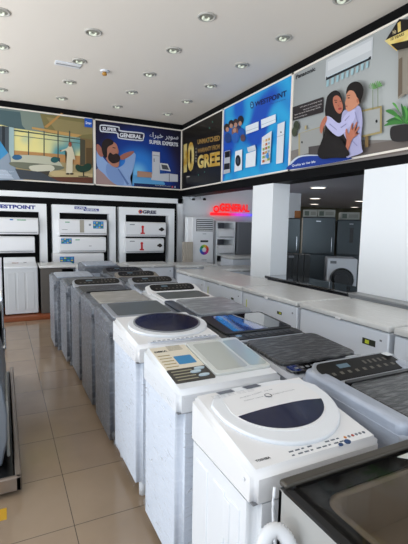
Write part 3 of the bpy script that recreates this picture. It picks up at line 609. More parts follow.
def front_loader(x, y, z, w, h, label, body, door_c, rz=0):
    r = empty('front_loading_washer', (x, y, z), label, 'washing machine', None, rz)
    MB().box(0, w, 0, .55, 0, h, body, .02).build('body', r)
    cx, cz, R = w/2, h-.36, w*.41
    d = MB().cyl((cx, -.015, cz), R, .05, door_c, 'y', 40, bev=.01).build('door', r)
    MB().torus((cx, -.04, cz), R*.93, .012, black if body != enamel else black_glass, 'y').build('door_ring', d)
    MB().cyl((cx, -.045, cz), R*.62, .02, black_glass, 'y', 32, bev=.006).build('door_glass', d)
    MB().box(.03, w-.03, -.004, .01, h-.1, h-.03, body).build('control_panel', r)
    MB().box(.05, .15, -.008, -.003, h-.09, h-.045, greyp).build('detergent_drawer', r)
    return r
A = on_line(329, O2); w_ = (on_line(359.5, O2)-A).length; zt_ = aty(330, 258, A.y).z
front_loader(A.x, A.y, .3, w_, zt_-.3, 'white front loading dryer with a large round black door', enamel, black_glass, RZ)
A = on_line(267.5, O2); w_ = (on_line(286, O2)-A).length; zt_ = aty(268, 255, A.y).z
front_loader(A.x, A.y, .3, w_, zt_-.3, 'black front loading washer close behind the white column', mat('black_washer_shell', '1d1d20', .35), black_glass, RZ)
A = on_line(287.5, O2); W = (on_line(312, O2)-A).length; zt_ = aty(300, 254, A.y).z
r = empty('grooved_black_cabinet', (A.x, A.y, .3), 'low black cabinet with vertical grooves between the two front loaders', 'cabinet', None, RZ)
m = MB()
for k in range(4): m.box(W/4*k, W/4*(k+1)-.006, 0, .42, 0, zt_-.3, mat('black_cabinet_board', '202223', .4), .004)
m.build('body', r); MB().box(.04, .13, -.004, 0, zt_-.36, zt_-.32, greyp).build('badge', r)
# dark counter past the opening and the pale ledge under the wall
r = empty('glass_topped_counter', (3.45, 3.35, 0), 'long counter with a dark glossy top behind the freezers', 'counter')
MB().box(.04, .42, .02, 1.6, 0, .88, darkgrey).build('body', r); MB().box(0, .46, 0, 1.62, .88, .915, black_glass, .006).build('glass_top', r)
r = empty('wall_ledge', (3.42, 1.0, 0), 'grey ledge between the freezer lids and the white wall', 'ledge')
MB().box(0, .14, -.6, 2.3, 0, .9, mat('ledge_grey', '8b8d90', .4), .006).build('ledge_body', r)
MB().box(-.01, .145, -.6, 2.3, .9, .92, mat('ledge_top_grey', '9a9b9c', .35), .004).build('ledge_top', r)

# ------------------------------------------------------------------ chest freezers
def freezer(loc, L_, D, h, label, rz, extras=None, group='chest freezers in the long row'):
    """local x along the front, y depth, front face at y=0"""
    r = empty('chest_freezer', loc, label, 'freezer', group, rz)
    MB().box(0, L_, 0, D, .04, h-.06, freezer_white, .012).build('body', r)
    lid = MB().box(-.004, L_+.004, -.012, D, h-.056, h, wrap_top, .014).build('lid', r)
    MB().box(.0, L_, -.0135, -.01, h-.05, h-.046, greyp).build('lid_trim', lid)
    MB().box(L_*.47, L_*.53, -.022, -.01, h-.058, h-.035, enamel_warm, .006).build('handle', lid)
    for x in (.1, L_-.1): MB().cyl((x, D-.08, .02), .03, .04, black).build('foot', r)
    m = MB(); (extras or (lambda m: None))(m)
    m.box(L_-.08, L_-.06, -.003, 0.001, h-.14, h-.125, greyp); m.build('sticker', r)
    return r
ygr = ink('c8d23c')
fl = ['chest freezer nearest the white wall, cut by the picture edge', 'chest freezer with small lock badge beside the grey wrapped lid', 'chest freezer with two thin yellow stickers on its front', 'chest freezer with a single yellow strip beyond the bright blue lid', 'farthest chest freezer of the aisle row, corner wrapped loosely']
ys = [2.08, 3.18, 4.28, 5.36, 6.42]
def ex_f(i):
    def f(m):
        if i == 2: m.box(.09, .10, -.004, 0, h_-.34, h_-.14, ygr); m.box(.72, .80, -.004, 0, h_-.19, h_-.16, ink('4a4f3e')); m.box(.76, .79, -.006, 0, h_-.185, h_-.165, ygr)
        if i == 3: m.box(.12, .13, -.004, 0, h_-.32, h_-.13, ygr); m.box(.8, .86, -.004, 0, h_-.2, h_-.175, ink('4a4f3e'))
        if i == 1: m.box(.8, .93, -.004, 0, h_-.2, h_-.15, ink('30332a')); m.box(.83, .87, -.006, 0, h_-.19, h_-.16, ygr)
    return f
h_ = .88
for i, ye in enumerate(ys): freezer((2.655, ye, 0), 1.05, .735, h_, fl[i], -pi/2, ex_f(i))
# back row, facing the viewer
def ex_b(c):
    return lambda m: (m.box(.1, .32, -.004, 0, .62, .66, ink('1f8fc8')) if c else m.box(.62, .74, -.004, 0, .7, .78, ink('1d1e22')))
freezer((2.05, 7.18, 0), .85, .6, .90, 'white freezer in the back row below the lower red sticker unit', 0, None, 'freezers in the back row')
freezer((2.95, 7.06, 0), .80, .62, .88, 'white freezer with a black display mark on its front', 0, ex_b(0), 'freezers in the back row')
freezer((3.45, 6.40, 0), .95, .6, .86, 'white chest freezer with a short blue stripe on its front', 0, ex_b(1), 'freezers in the back row')
freezer((4.15, 7.12, 0), .85, .5, 1.02, 'white chest freezer close under the shelf unit', 0, None, 'freezers in the back row')
freezer((1.15, 7.2, 0), .85, .6, .90, 'white freezer in the back row below the three air conditioners', 0, None, 'freezers in the back row')

# ------------------------------------------------------------------ top loading washing machines
class Top:
    """a point on a machine's sloping top"""
    def __init__(s, D, zf, zb): s.D, s.zf, s.zb, s.k0, s.k = D, zf, zb, 0, 1
    def __call__(s, x, y, w=0):
        if y > s.k0: y = s.k0+(y-s.k0)*s.k
        return Vector((x, y, s.zf+(s.zb-s.zf)*y/s.D+w))
def rrect(x0, x1, y0, y1, r, n=5):
    out = []
    for cx, cy, a in ((x1-r, y1-r, 0), (x0+r, y1-r, pi/2), (x0+r, y0+r, pi), (x1-r, y0+r, 3*pi/2)):
        for i in range(n+1): t = a+pi/2*i/n; out.append((cx+r*cos(t), cy+r*sin(t)))
    return out
def ellp(cx, cy, rx, ry, n=44): return [(cx+rx*cos(2*pi*i/n), cy+ry*sin(2*pi*i/n)) for i in range(n)]
def plate(mb, T, poly, w0, w1, m, tb=None): mb.prism([T(x, y, w0) for x, y in poly], [T(x, y, w1) for x, y in poly], m, topbev=tb)
def ring(mb, T, outer, inner, w0, w1, m):
    n = len(outer); b = bmesh.new()
    O0 = [b.verts.new(T(*q, w0)) for q in outer]; O1 = [b.verts.new(T(*q, w1)) for q in outer]; I1 = [b.verts.new(T(*q, w1)) for q in inner]; I0 = [b.verts.new(T(*q, w0)) for q in inner]
    for A_, B_ in ((O0, O1), (O1, I1), (I1, I0)):
        for i in range(n): b.faces.new((A_[i], A_[(i+1) % n], B_[(i+1) % n], B_[i]))
    bmesh.ops.recalc_face_normals(b, faces=b.faces); mb.merge(b, m, True)
def chassis(loc, W, D, zf, zb, label, bodym, coverm, group='top loading washers in the two rows', film_on=True, ribs=False, cover_h=.1, inset=0, skirt=None, low=.05):
    r = empty('washing_machine', loc, label, 'washing machine', group); T = Top(D, zf, zb); zc = zf-cover_h
    m = MB(); b = bmesh.new(); bmesh.ops.create_cube(b, size=1)
    for v in b.verts: v.co = Vector((inset+(v.co.x+.5)*(W-2*inset), (v.co.y+.5)*D, low+(v.co.z+.5)*(zc-low-.005)))
    bmesh.ops.bevel(b, geom=[e for e in b.edges if abs(e.verts[0].co.z-e.verts[1].co.z) > .1], offset=.035, segments=4, affect='EDGES'); m.merge(b, bodym, True)
    if skirt: m.box(.002, W-.002, .002, D-.002, .045, .12, skirt, .03)
    if ribs:
        for y0, y1 in ((.07, .13), (.17, .26), (.30, .40)): m.box(inset-.004, inset+.01, y0, y1, .12, zc-.06, bodym, .0035)
    m.build('cabinet', r)
    c = MB(); prof = [(0, zc), (0, zf), (D, zb), (D, zc)]
    b = bmesh.new(); A_ = [b.verts.new((0, y, z)) for y, z in prof]; B_ = [b.verts.new((W, y, z)) for y, z in prof]
    b.faces.new(A_); b.faces.new(B_[::-1])
    for i in range(4): b.faces.new((A_[i], A_[(i+1) % 4], B_[(i+1) % 4], B_[i]))
    bmesh.ops.recalc_face_normals(b, faces=b.faces)
    bmesh.ops.bevel(b, geom=[e for e in b.edges if max(v.co.z for v in e.verts) > zc+.01], offset=.02, segments=3, affect='EDGES'); c.merge(b, coverm, True); c.box(.004, W-.004, .004, D-.004, zc-.004, zc, greyp); c.build('top_cover', r)
    for x, y in ((.06, .06), (W-.06, .06), (.06, D-.06), (W-.06, D-.06)): MB().cyl((x, y, (low+.01)/2), .024, low+.01, greyp if bodym != wrap_white else enamel).build('foot', r)
    if film_on:
        f = MB(); g = .004
        for x0, y0, x1, y1 in ((-g, .03, -g, D-.03), (.03, -g, W-.03, -g)):
            n = 8; bb = bmesh.new(); G = [[bb.verts.new((x0+(x1-x0)*i/n, y0+(y1-y0)*i/n, .07+(zf-.1)*j/10)) for j in range(11)] for i in range(n+1)]
            for i in range(n):
                for j in range(10): bb.faces.new((G[i][j], G[i+1][j], G[i+1][j+1], G[i][j+1]))
            f.merge(bb, film, True)
        f.build('stretch_wrap', r)
    return r, T
def back_panel(r, W, D, T, rim, lidm, lab=None, raise_=.045, inset=.07, win=None):
    """machine whose raised control console sits at its far edge"""
    pts = [(inset*.2, D-.19), (W-inset*.2, D-.19), (W-inset*.4, D-.05), (W-inset*1.6, D-.005), (inset*1.6, D-.005), (inset*.4, D-.05)]
    c = MB(); c.prism([T(x, y, -.02) for x, y in pts], [T(x, y+.0, .004+raise_*max(0, (y-(D-.19)))/.19) for x, y in pts], rim, .012, 3)
    con = c.build('console', r)
    def Q(x, y, w=0): return T(x, y, .0055+raise_*max(0, (y-(D-.19)))/.19+w)
    pp = rrect(inset, W-inset, D-.158, D-.028, .05); m = MB()
    m.prism([Q(x, y, -.006) for x, y in pp], [Q(x, y, .0015) for x, y in pp], mat('console_black', '110f0f', .35, spec=.2)); m.build('console_glass', con)
    g = MB(); gm = ink('5f5b54'); k = 0
    for i in range(9):
        x = inset+.06+i*(W-2*inset-.12)/8; y = D-.115; s_ = .009
        g.prism([Q(x+dx*s_, y+dy*s_, .001) for dx, dy in ((-1, -1), (1, -1), (1, 1), (-1, 1))], [Q(x+dx*s_, y+dy*s_, .0025) for dx, dy in ((-1, -1), (1, -1), (1, 1), (-1, 1))], gm)
    for i in range(5):
        x = inset+.3+i*.035
        if x < W-inset-.04: g.prism([Q(x+dx*.007, D-.07+dy*.012, .001) for dx, dy in ((-1, -1), (1, -1), (1, 1), (-1, 1))], [Q(x+dx*.007, D-.07+dy*.012, .0025) for dx, dy in ((-1, -1), (1, -1), (1, 1), (-1, 1))], gm)
    x = inset+.16; g.prism([Q(x+dx*.035, D-.07+dy*.014, .001) for dx, dy in ((-1, -1), (1, -1), (1, 1), (-1, 1))], [Q(x+dx*.035, D-.07+dy*.014, .0025) for dx, dy in ((-1, -1), (1, -1), (1, 1), (-1, 1))], ink('5e7482'))
    g.build('console_lettering', con)
    if lidm:
        l = MB(); po = rrect(.045, W-.045, .05, D-.2, .04); plate(l, T, po, -.01, .012, rim if win else lidm, .004); lo = l.build('lid', r)
        if win: w_ = MB(); plate(w_, T, rrect(.08, W-.08, .08, D-.225, .03), .008, .0145, win); w_.build('lid_window', lo)

XL, XR2 = .656, 1.245
# -- L1: white machine with D-shaped lid
r, T = chassis((XL, .965, 0), .55, .465, .875, .95, 'unwrapped white washer with round lid and navy half-moon window', enamel, enamel_warm, film_on=False, ribs=True); T.k0 = .26; T.k = .66
arc = [(.29+.255*cos(t), .30+.245*sin(t)) for t in [pi+pi*i/28 for i in range(29)]] + [(.545, .40), (.50, .49), (.40, .525), (.18, .525), (.08, .49), (.035, .40)]
l = MB(); plate(l, T, arc, -.005, .014, enamel, .006); lid = l.build('lid', r)
inn = [(.29+.207*cos(t), .30+.185*sin(t)) for t in [pi+pi*i/24 for i in range(25)]] + [(.49, .42), (.42, .475), (.16, .475), (.09, .42)]
l = MB(); plate(l, T, inn, .012, .0165, enamel_warm, .002); l.build('lid_panel', lid)
win = [(.29+.205*cos(t), .30+.172*sin(t)) for t in [radians(197)+radians(146)*i/22 for i in range(23)]]; win += [(.42, .262), (.36, .268), (.29, .268), (.20, .262), (.14, .256)]
l = MB(); plate(l, T, win, .0155, .018, navy_glass); l.build('lid_window', lid)
g = MB(); gi = ink('5b6470'); lo = Vector((0, 0, .0006))
add_text(g, 'TOSHIBA', T(.04, .045, .001), T(.095, .045, .001), T(.04, .055, .001), ink('2c3038'), .03)
for i in range(9):
    for j in range(3 if i > 1 else 2):
        x = .17+i*.026; y = .03+j*.017; wd = .018 if (i+j) % 3 else .01
        if ((x-.29)/.265)**2+((y-.3)/.255)**2 > 1.0: g.prism([T(x+a*wd, y+b*.005, .0) for a, b in ((0, 0), (1, 0), (1, 1), (0, 1))], [T(x+a*wd, y+b*.005, .001) for a, b in ((0, 0), (1, 0), (1, 1), (0, 1))], gi)
for i in range(6):
    x = .415+i*.018; g.prism([T(x+.006*cos(t*pi/4), .045+.006*sin(t*pi/4), 0) for t in range(8)], [T(x+.006*cos(t*pi/4), .045+.006*sin(t*pi/4), .001) for t in range(8)], ink(['c07a3c', '7a7f88', 'a8433a', '7a7f88', '7a7f88', '5b6470'][i]))
bl = mat('blue_button', '23406e', .3)
for x, y, q in ((.37, .02, .009), (.405, .024, .013)): g.prism([T(x+q*cos(t*pi/8), y+q*.8*sin(t*pi/8), 0) for t in range(16)], [T(x+q*cos(t*pi/8), y+q*.8*sin(t*pi/8), .0025) for t in range(16)], bl)
add_text(g, 'FUZZY LOGIC  7.0 kg', T(.165, .395, .0172), T(.33, .425, .0172), T(.165, .405, .0172), ink('7d838c'), .01)
for q in range(3): add_text(g, 'Program  Start  Water level', T(.06, .44+.012*q, .0172), T(.25, .445+.012*q, .0172), T(.06, .447+.012*q, .0172), ink('8b8f96'))
g.prism([T(x, y, .016) for x, y in ((.10, .475), (.17, .48), (.16, .505), (.09, .50))], [T(x, y, .0172) for x, y in ((.10, .475), (.17, .48), (.16, .505), (.09, .50))], ink('70747e'))
g.prism([T(x, y, .016) for x, y in ((.23, .48), (.30, .485), (.285, .515), (.215, .51))], [T(x, y, .0172) for x, y in ((.23, .48), (.30, .485), (.285, .515), (.215, .51))], ink('60646e'))
g.torus(T(.285, .375, .018), .014, .0016, ink('4a4f58'), nu=20, nv=5)
add_text(g, 'DIRECT DRIVE', T(.17, .365, .0172), T(.262, .372, .0172), T(.17, .372, .0172), ink('6b7078')); add_text(g, 'INVERTER SYSTEM', T(.308, .372, .0172), T(.42, .378, .0172), T(.308, .379, .0172), ink('6b7078'))
g.build('control_lettering', r)
MB().box(-.006, .002, .13, .17, .55, .70, enamel, .003).build('side_grip', r)
MB().cyl((-.003, .05, .835), .005, .004, enamel, 'x').build('screw', r)
# -- L2: twin lid machine with sheet on top
r, T = chassis((XL, 1.565, 0), .56, .485, .905, .975, 'white washer with energy sheet and pale glass lid on top', wrap_white, enamel, inset=.004); T.k = .88
l = MB(); plate(l, T, rrect(.225, .545, .085, .50, .02), -.002, .014, mat('pale_lid', 'd3d6d2', .12, coat=.8), .003); lid = l.build('lid', r)
l = MB(); plate(l, T, rrect(.25, .42, .11, .46, .02), .0135, .0155, mat('frosted_glass', 'b9bdb7', .08, coat=1)); plate(l, T, rrect(.435, .535, .11, .46, .02), .0135, .0155, mat('frosted_glass_b', 'aeb8b6', .08, coat=1)); l.build('lid_window', lid)
l = MB(); plate(l, T, rrect(.02, .222, .215, .50, .008), 0, .004, ink('ddd5c4')); sh = l.build('energy_sheet', r); sh['label'] = 'cream information sheet with blue square'
l = MB(); plate(l, T, rrect(.105, .2, .26, .36, .006), .004, .005, ink('3f86b8')); add_text(l, 'DEKA', T(.03, .43, .005), T(.1, .432, .005), T(.03, .45, .005), ink('2a2a2c'), .05)
for q in range(5): plate(l, T, rrect(.03, .095, .24+.035*q, .248+.035*q, .002), .004, .005, ink('a08f5e')); plate(l, T, rrect(.11, .19, .44+.014*q, .444+.014*q, .001), .004, .005, ink('8f8a7a'))
l.build('sheet_lettering', sh)
l = MB(); plate(l, T, rrect(.02, .222, .075, .213, .008), 0, .005, ink('45423d')); pn = l.build('control_panel', r)
l = MB()
for q in range(4): plate(l, T, rrect(.035, .14, .092+.03*q, .099+.03*q, .002), .005, .006, ink('a9a48c'))
for x, y in ((.175, .11), (.15, .155), (.18, .185)): plate(l, T, ellp(x, y, .028, .011, 20), .005, .011, ink('b9cbd6'))
l.build('panel_dials', pn)
MB().box(.13, .165, -.008, .006, .70, .78, ink('55585c'), .003).build('front_badge', r)
MB().box(.138, .157, -.012, -.006, .72, .76, ink('c8ccd0')).build('badge_label', r)
# -- L3: oval navy lid
r, T = chassis((XL, 2.175, 0), .56, .56, .94, .99, 'film-wrapped white washer with big oval navy lid window', wrap_white, enamel_warm, inset=.006, low=.095)
l = MB(); plate(l, T, ellp(.305, .295, .262, .235), -.004, .016, enamel, .006); lid = l.build('lid', r)
l = MB(); plate(l, T, ellp(.305, .31, .218, .198), .015, .021, navy_glass, .002); l.build('lid_window', lid)
l = MB(); ring(l, T, ellp(.305, .31, .224, .203), ellp(.305, .31, .212, .193), .014, .023, greyp); l.build('window_rim', lid)
l = MB(); plate(l, T, rrect(.08, .53, .012, .056, .02), -.002, .004, enamel); pn = l.build('control_panel', r)
l = MB(); plate(l, T, rrect(.09, .52, .0145, .0175, .001), .003, .005, ink('46639c'))
for q in range(13): plate(l, T, rrect(.11+.03*q, .128+.03*q, .03, .04, .002), .003, .005, ink('8d95a2'))
l.build('panel_markings', pn)
smoky = mat('smoky_lid_glass', '565b5a', .3, spec=.5)
# -- L4: grey with rectangular dark window
r, T = chassis((XL, 2.80, 0), .55, .57, .93, .965, 'grey washer wrapped in shiny film, dark rectangular lid window', wrap_grey, wrap_grey, skirt=darkgrey)
l = MB(); plate(l, T, rrect(.05, .53, .10, .53, .03), -.002, .012, silver, .004); lid = l.build('lid', r)
l = MB(); plate(l, T, rrect(.09, .52, .14, .50, .02), .011, .015, smoky); l.build('lid_window', lid)
l = MB(); plate(l, T, rrect(.06, .5, .02, .075, .02), -.002, .004, darkgrey); l.build('control_panel', r)
# -- L5: flat warm grey lid
r, T = chassis((XL, 3.45, 0), .55, .57, .93, .955, 'grey film-wrapped washer with a plain flat grey lid', wrap_grey, wrap_grey, skirt=darkgrey)
l = MB(); plate(l, T, rrect(.08, .53, .06, .53, .03), -.002, .013, wrap_mat('flat_grey_lid', '9a968e', 'b5b2ab', .25, (8, 20, 8), .3), .004); l.build('lid', r)
l = MB(); plate(l, T, rrect(.05, .5, .535, .56, .01), -.002, .02, black); l.build('rear_strip', r)
# -- L6: grey with black rear console
r, T = chassis((XL, 4.09, 0), .55, .57, .925, .965, 'grey film-wrapped washer whose black console faces the plain lid', wrap_grey, wrap_grey, skirt=darkgrey); back_panel(r, .55, .57, T, silver, wrap_dark, raise_=.05, inset=.03)
# -- L7..L9
r, T = chassis((XL-.04, 4.71, 0), .55, .57, .925, .95, 'slim grey wrapped washer behind the black console machine', wrap_grey, wrap_grey, skirt=darkgrey)
l = MB(); plate(l, T, rrect(.05, .5, .06, .5, .04), -.002, .015, wrap_dark, .004); l.build('lid', r)
r, T = chassis((XL-.10, 5.36, 0), .55, .57, .93, .95, 'farthest grey wrapped washer of the aisle side, next the dark panel', wrap_grey, wrap_grey, skirt=darkgrey)
l = MB(); plate(l, T, rrect(.05, .5, .06, .5, .04), -.002, .015, wrap_silver, .004); l.build('lid', r)
# -- R1: silver with brown-black console
r, T = chassis((1.255, .915, 0), .60, .57, .90, .93, 'silver washer with brown console of round buttons and crinkled lid', wrap_silver, wrap_silver, film_on=False, cover_h=.14)
for x0, x1 in ((.0, .085), (.515, .60)):
    b = MB(); pr = rrect(x0, x1, .01, .56, .035, 4); b.prism([T(x, y, -.06) for x, y in pr], [T(x+(.008 if x0 == 0 else -.008)*(1 if (x < .05 or x > .55) else 0), y, .028) for x, y in pr], wrap_silver, topbev=.018)
    b.build('side_rim', r)
back_panel(r, .60, .57, T, silver, None, raise_=.045, inset=.045)
l = MB(); plate(l, T, rrect(.088, .512, .02, .365, .05), -.01, .02, wrap_dark, .008); l.build('lid', r)
l = MB(); plate(l, T, rrect(.09, .51, .357, .379, .008), 0, .026, black); l.build('lid_hinge_strip', r)
MB().box(.51, .55, .50, .54, .972, .976, ink('dfe3e6')).build('price_tag', r)
# -- R2: black with crinkled lid and front strip
r, T = chassis((1.235, 1.535, 0), .58, .49, .90, .93, 'washer with dark crinkled lid and black front strip beside silver one', wrap_white, silver, film_on=False)
l = MB(); plate(l, T, rrect(.03, .56, .10, .48, .05), -.002, .02, wrap_dark, .008); l.build('lid', r)
l = MB(); plate(l, T, rrect(.03, .56, .012, .092, .03), -.002, .012, black_glass, .004); pn = l.build('control_panel', r)
l = MB()
for q in range(12): plate(l, T, rrect(.07+.035*q, .09+.035*q, .04, .058, .003), .012, .0132, ink('777a80'))
l.build('panel_lettering', pn)
# -- R3: bright blue glass lid
blue_glass = mat('blue_film_glass', '123a8c', .06, coat=1); bumpy(blue_glass, (9, 3, 6), .15, 4, .006, '4f86d8', (.48, .62))
r, T = chassis((1.25, 2.075, 0), .60, .62, .905, .945, 'washer with bright blue film on its glass lid', wrap_white, darkgrey, film_on=False)
l = MB(); plate(l, T, rrect(.03, .57, .17, .59, .04), -.002, .014, black, .004); lid = l.build('lid', r)
l = MB(); plate(l, T, [(.10, .20), (.36, .20), (.29, .56), (.12, .56)], .0135, .0155, blue_glass); l.build('blue_film', lid)
l = MB(); plate(l, T, [(.38, .20), (.54, .20), (.54, .56), (.31, .56)], .0135, .0155, black_glass); l.build('lid_window', lid)
l = MB(); plate(l, T, [(.365, .20), (.375, .20), (.305, .56), (.295, .56)], .0135, .0165, silver); l.build('film_edge', lid)
l = MB(); plate(l, T, rrect(.03, .57, .06, .16, .02), -.002, .010, black, .003); pn = l.build('control_panel', r)
l = MB(); plate(l, T, rrect(.045, .55, .016, .05, .01), -.002, .008, silver); l.build('front_strip', r)
l = MB()
for q in range(9): plate(l, T, rrect(.13+.045*q, .155+.045*q, .085, .135, .006), .009, .014, darkgrey)
plate(l, T, ellp(.085, .11, .022, .018, 20), .009, .016, chrome); l.build('panel_buttons', pn)
# -- R4: silver grey lid
r, T = chassis((1.255, 2.76, 0), .62, .60, .915, .945, 'silver grey washer with wrapped plain lid behind the blue one', wrap_white, wrap_silver, film_on=False)
l = MB(); plate(l, T, rrect(.10, .60, .05, .58, .06), -.002, .022, wrap_mat('silver_lid_wrap', '7f8489', 'b3b8be', .25, (6, 20, 6), .4), .01); l.build('lid', r)
l = MB(); plate(l, T, rrect(.0, .09, .05, .58, .03), -.002, .018, mat('slate_rim', '3d4450', .3, coat=.5), .008); l.build('side_strip', r)
# -- R5..R8: machines with rear consoles
r, T = chassis((1.255, 3.40, 0), .62, .60, .93, .955, 'white washer with black arched console and clear window lid', enamel, enamel, film_on=False); back_panel(r, .62, .60, T, enamel_warm, darkgrey, raise_=.06, win=smoky)
r, T = chassis((1.255, 4.04, 0), .62, .60, .93, .955, 'blue-silver washer with curved console behind the white-rimmed one', wrap_silver, wrap_silver, film_on=False); back_panel(r, .62, .60, T, silver, wrap_dark, raise_=.06)
r, T = chassis((1.255, 4.68, 0), .62, .60, .93, .955, 'grey washer with brown console, second from the far row end', wrap_grey, wrap_grey, film_on=False); back_panel(r, .62, .60, T, mat('taupe_rim', '8d867c', .4), wrap_dark, raise_=.055)
r, T = chassis((1.24, 5.32, 0), .62, .58, .93, .955, 'washer with low black console at the far end of the inner row', wrap_grey, wrap_grey, film_on=False); back_panel(r, .62, .58, T, darkgrey, wrap_dark, raise_=.05)
r, T = chassis((1.12, 6.55, 0), .6, .56, .95, .98, 'crumple-wrapped washer standing crosswise under the third air conditioner', wrap_silver, wrap_grey, film_on=False)
l = MB(); plate(l, T, rrect(.05, .55, .05, .5, .04), -.002, .02, wrap_silver, .006); l.build('lid', r)

# ------------------------------------------------------------------ glass-topped machine close to the camera
r = empty('glass_lidded_machine', (.70, .27, 0), 'silver machine with tinted glass lid and brown hinge bar in front of the white washer', 'washing machine')
W, D, Z = .86, .63, .865
side_m = mat('silver_side', 'a9a9a7', .45, .2)
bt = bumpy(mat('beige_tub', 'b3a28e', .35), (3, 3, 3), .1)
m = MB(); m.box(0, W, 0, .02, .05, Z, side_m, .004); m.box(0, .02, 0, D, .05, Z, side_m, .004); m.box(0, W, D-.02, D, .05, Z, side_m, .004); m.box(W-.02, W, 0, D, .05, Z, side_m, .004); m.box(0, W, 0, D, .05, .1, side_m)
m.build('cabinet', r)
m = MB(); T = Top(D, Z, Z); ring(m, T, rrect(.005, W-.005, .005, D-.005, .02, 8), rrect(.075, W-.06, .04, D-.085, .07, 8), -.02, 0, black); m.build('top_frame', r)
m = MB(); ring(m, T, rrect(.073, W-.058, .038, D-.083, .07, 8), rrect(.10, W-.085, .065, D-.11, .06, 8), -.16, -.004, bt); plate(m, T, rrect(.075, W-.06, .04, D-.085, .07, 8), -.17, -.155, bt); m.build('wash_tub', r)
gl = mat('tinted_lid_glass', '15120f', .03, spec=.6, alpha=.3)
m = MB(); plate(m, T, rrect(.0, W, .0, D-.01, .02, 6), .004, .011, gl); lid = m.build('lid', r)
m = MB(); ring(m, T, rrect(-.002, W+.002, -.002, D-.008, .02, 6), rrect(.02, W-.02, .02, D-.03, .02, 6), .001, .0125, black); m.build('lid_edge', lid)
MB().box(.004, W, D-.03, D+.004, Z+.004, Z+.024, mat('brown_hinge_bar', '4b463f', .4, .2), .006).build('hinge_bar', r)
q = MB(); b = [(.36, .47), (.56, .54), (.62, .46), (.45, .40)]; q.prism([T(x, y, .0125) for x, y in ((.44, D-.05), (.62, D-.045), (.70, D-.16), (.53, D-.14))], [T(x, y, .0145) for x, y in ((.44, D-.05), (.62, D-.045), (.70, D-.16), (.53, D-.14))], ink('c3c5c0'))
for k in range(7): q.prism([T(x, y, .0145) for x, y in ((.49, D-.062-.011*k), (.64, D-.065-.011*k), (.642, D-.068-.011*k), (.492, D-.065-.011*k))], [T(x, y, .0151) for x, y in ((.49, D-.062-.011*k), (.64, D-.065-.011*k), (.642, D-.068-.011*k), (.492, D-.065-.011*k))], ink('8f918d'))
o = q.build('leaflet'); o.location = r.location; tag(o, 'pale printed leaflet lying on the tinted glass lid', 'paper')
q = MB(); add_text(q, 'HYUNDAI', T(.40, .36, -.1535), T(.24, .27, -.1535), T(.38, .395, -.1535), ink('8d4a40'), .02); q.build('reflected_lettering', r)  # reflected red text drawn as mirrored letters on the tub floor
q = MB(); q.cyl((-.004, .40, .55), .09, .012, mat('grey_recess', '8c8c8a', .5), 'x', 32, bev=.004); q.build('side_cover', r)
MB().tube([(-.01, D+.005, Z), (-.012, D+.006, .8), (-.012, D-.01, .7), (-.01, D-.03, .6)], .0045, enamel).build('power_cord', r)
MB().tube([(-.01, .50, .45), (-.03, .50, .66), (-.03, .53, .765), (-.055, .56, .80), (-.09, .57, .765), (-.10, .56, .64), (-.10, .54, .35), (-.08, .5, .12)], .021, mat('hose_white', 'd9dbdf', .4), 14, 16, ribs=1).build('drain_hose', r)

# ------------------------------------------------------------------ cabinets on the plinth at the back
plinth = mat('red_brown_plinth', '8a4a2c', .4); bumpy(plinth, (2, 2, 2), .05, 3, .002, '9c5a38')
struct(MB().box(-2.2, 1.2, 7.27, 8.18, 0, .075, plinth, .004).build('floor_plinth'))
def back_washer(x, w, label, m_, film=False):
    q = empty('washing_machine', (x, 7.42, .075), label, 'washing machine', 'washers on the brown plinth')
    MB().box(0, w, 0, .55, .02, .80, m_, .012).build('cabinet', q)
    n = 3; mm = MB()
    for k in range(n): mm.box(.05+(w-.08)/n*k, .02+(w-.08)/n*(k+1), -.004, .006, .08, .72, m_, .004)
    mm.build('ribbed_panel', q)
    mm = MB(); mm.prism([(0, y, z) for y, z in ((-.01, .79), (-.01, .82), (.4, .86), (.55, .94), (.55, .79))], [(w, y, z) for y, z in ((-.01, .79), (-.01, .82), (.4, .86), (.55, .94), (.55, .79))], enamel, .008); mm.build('top_cover', q)
    mm = MB(); mm.box(w*.25, w*.45, .30, .31, .853, .862, ink('b08a80')); mm.box(w*.6, w*.7, .33, .34, .856, .865, greyp); mm.build('top_markings', q)
    for fx in (.05, w-.05): MB().cyl((fx, .05, .01), .02, .02, black).build('foot', q)
back_washer(.0, .515, 'white washer with ribbed panel on the brown plinth, beside the dark gap', mat('cool_white_steel', 'c9ccd0', .4))
back_washer(-.56, .53, 'white washer at the picture edge on the brown plinth', enamel)
q = empty('dark_sided_cabinet', (.56, 7.42, .075), 'narrow machine with dark taupe side and film-wrapped white top', 'cabinet', None)
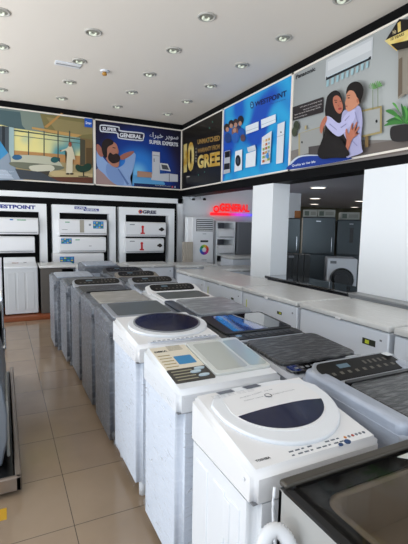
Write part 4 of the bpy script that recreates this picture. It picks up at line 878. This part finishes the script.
MB().box(.0, .35, 0, .55, 0, .78, mat('taupe_side', '57524d', .5), .006).build('body', q); MB().box(-.02, .58, -.02, .62, .785, .83, wrap_top, .012).build('wrapped_top', q)

# ------------------------------------------------------------------ dolly with grey appliance shell at the picture edge
q = empty('low_dolly', (-.35, 2.52, 0), 'low black pallet with a metal edge rail on the tiled floor', 'dolly')
m = MB(); m.box(-.5, .37, .03, 2.05, .03, .085, black, .01); m.build('deck', q)
m = MB(); rail = mat('taupe_rail', '8a7d73', .3, .5); m.box(.37, .405, 0, 2.08, .03, .12, rail, .008); m.box(-.5, .405, 0, .03, .03, .12, rail, .008); m.build('edge_rail', q)
for x, y in ((.3, .15), (.3, 1.9), (-.4, .15), (-.4, 1.9)): MB().cyl((x, y, .022), .022, .03, black, 'x').build('wheel', q)
q = empty('grey_appliance_shell', (-.65, 2.70, .086), 'curved blue-grey appliance shell with dark screw holes on the black pallet', 'appliance')
shell = mat('blue_grey_metal', '767d86', .4, .4)
prof = [(0, 0), (.56, 0), (.60, .02), (.635, .18), (.64, .34), (.62, .52), (.60, .60), (0, .60)]
m = MB(); m.prism([(x, 0, z) for x, z in prof], [(x, 1.05, z) for x, z in prof], shell, .012); m.build('body', q)
m = MB()
for y in (.25, .5): m.cyl((.637, y+.1, .34), .008, .012, black, 'x', 12)
m.build('screw_holes', q)
MB().box(.628, .648, .04, .62, .05, .42, mat('pale_edge_strip', '94948f', .4, .2), .008).build('edge_strip', q)
q = empty('metal_stand', (-.64, 3.86, .086), 'grey metal stand with chrome bar rising behind the curved shell', 'stand')
m = MB(); m.box(0, .61, 0, .03, 0, .78, shell, .006); m.box(.57, .61, 0, .5, 0, .78, darkgrey, .006); m.build('upright_panel', q)
MB().tube([(.62, -.02, .45), (.62, .5, .5)], .016, chrome).build('chrome_bar', q); MB().tube([(.61, .52, .0), (.61, .52, .88)], .014, chrome).build('post', q)
q = MB().box(-.12, .02, -.05, .05, 0, .002, mat('yellow_tape', 'c79a26', .5)).build('yellow_tape_mark'); q.location = (-.05, 2.38, 0); tag(q, 'scrap of yellow tape on the floor by the pallet corner', 'tape')
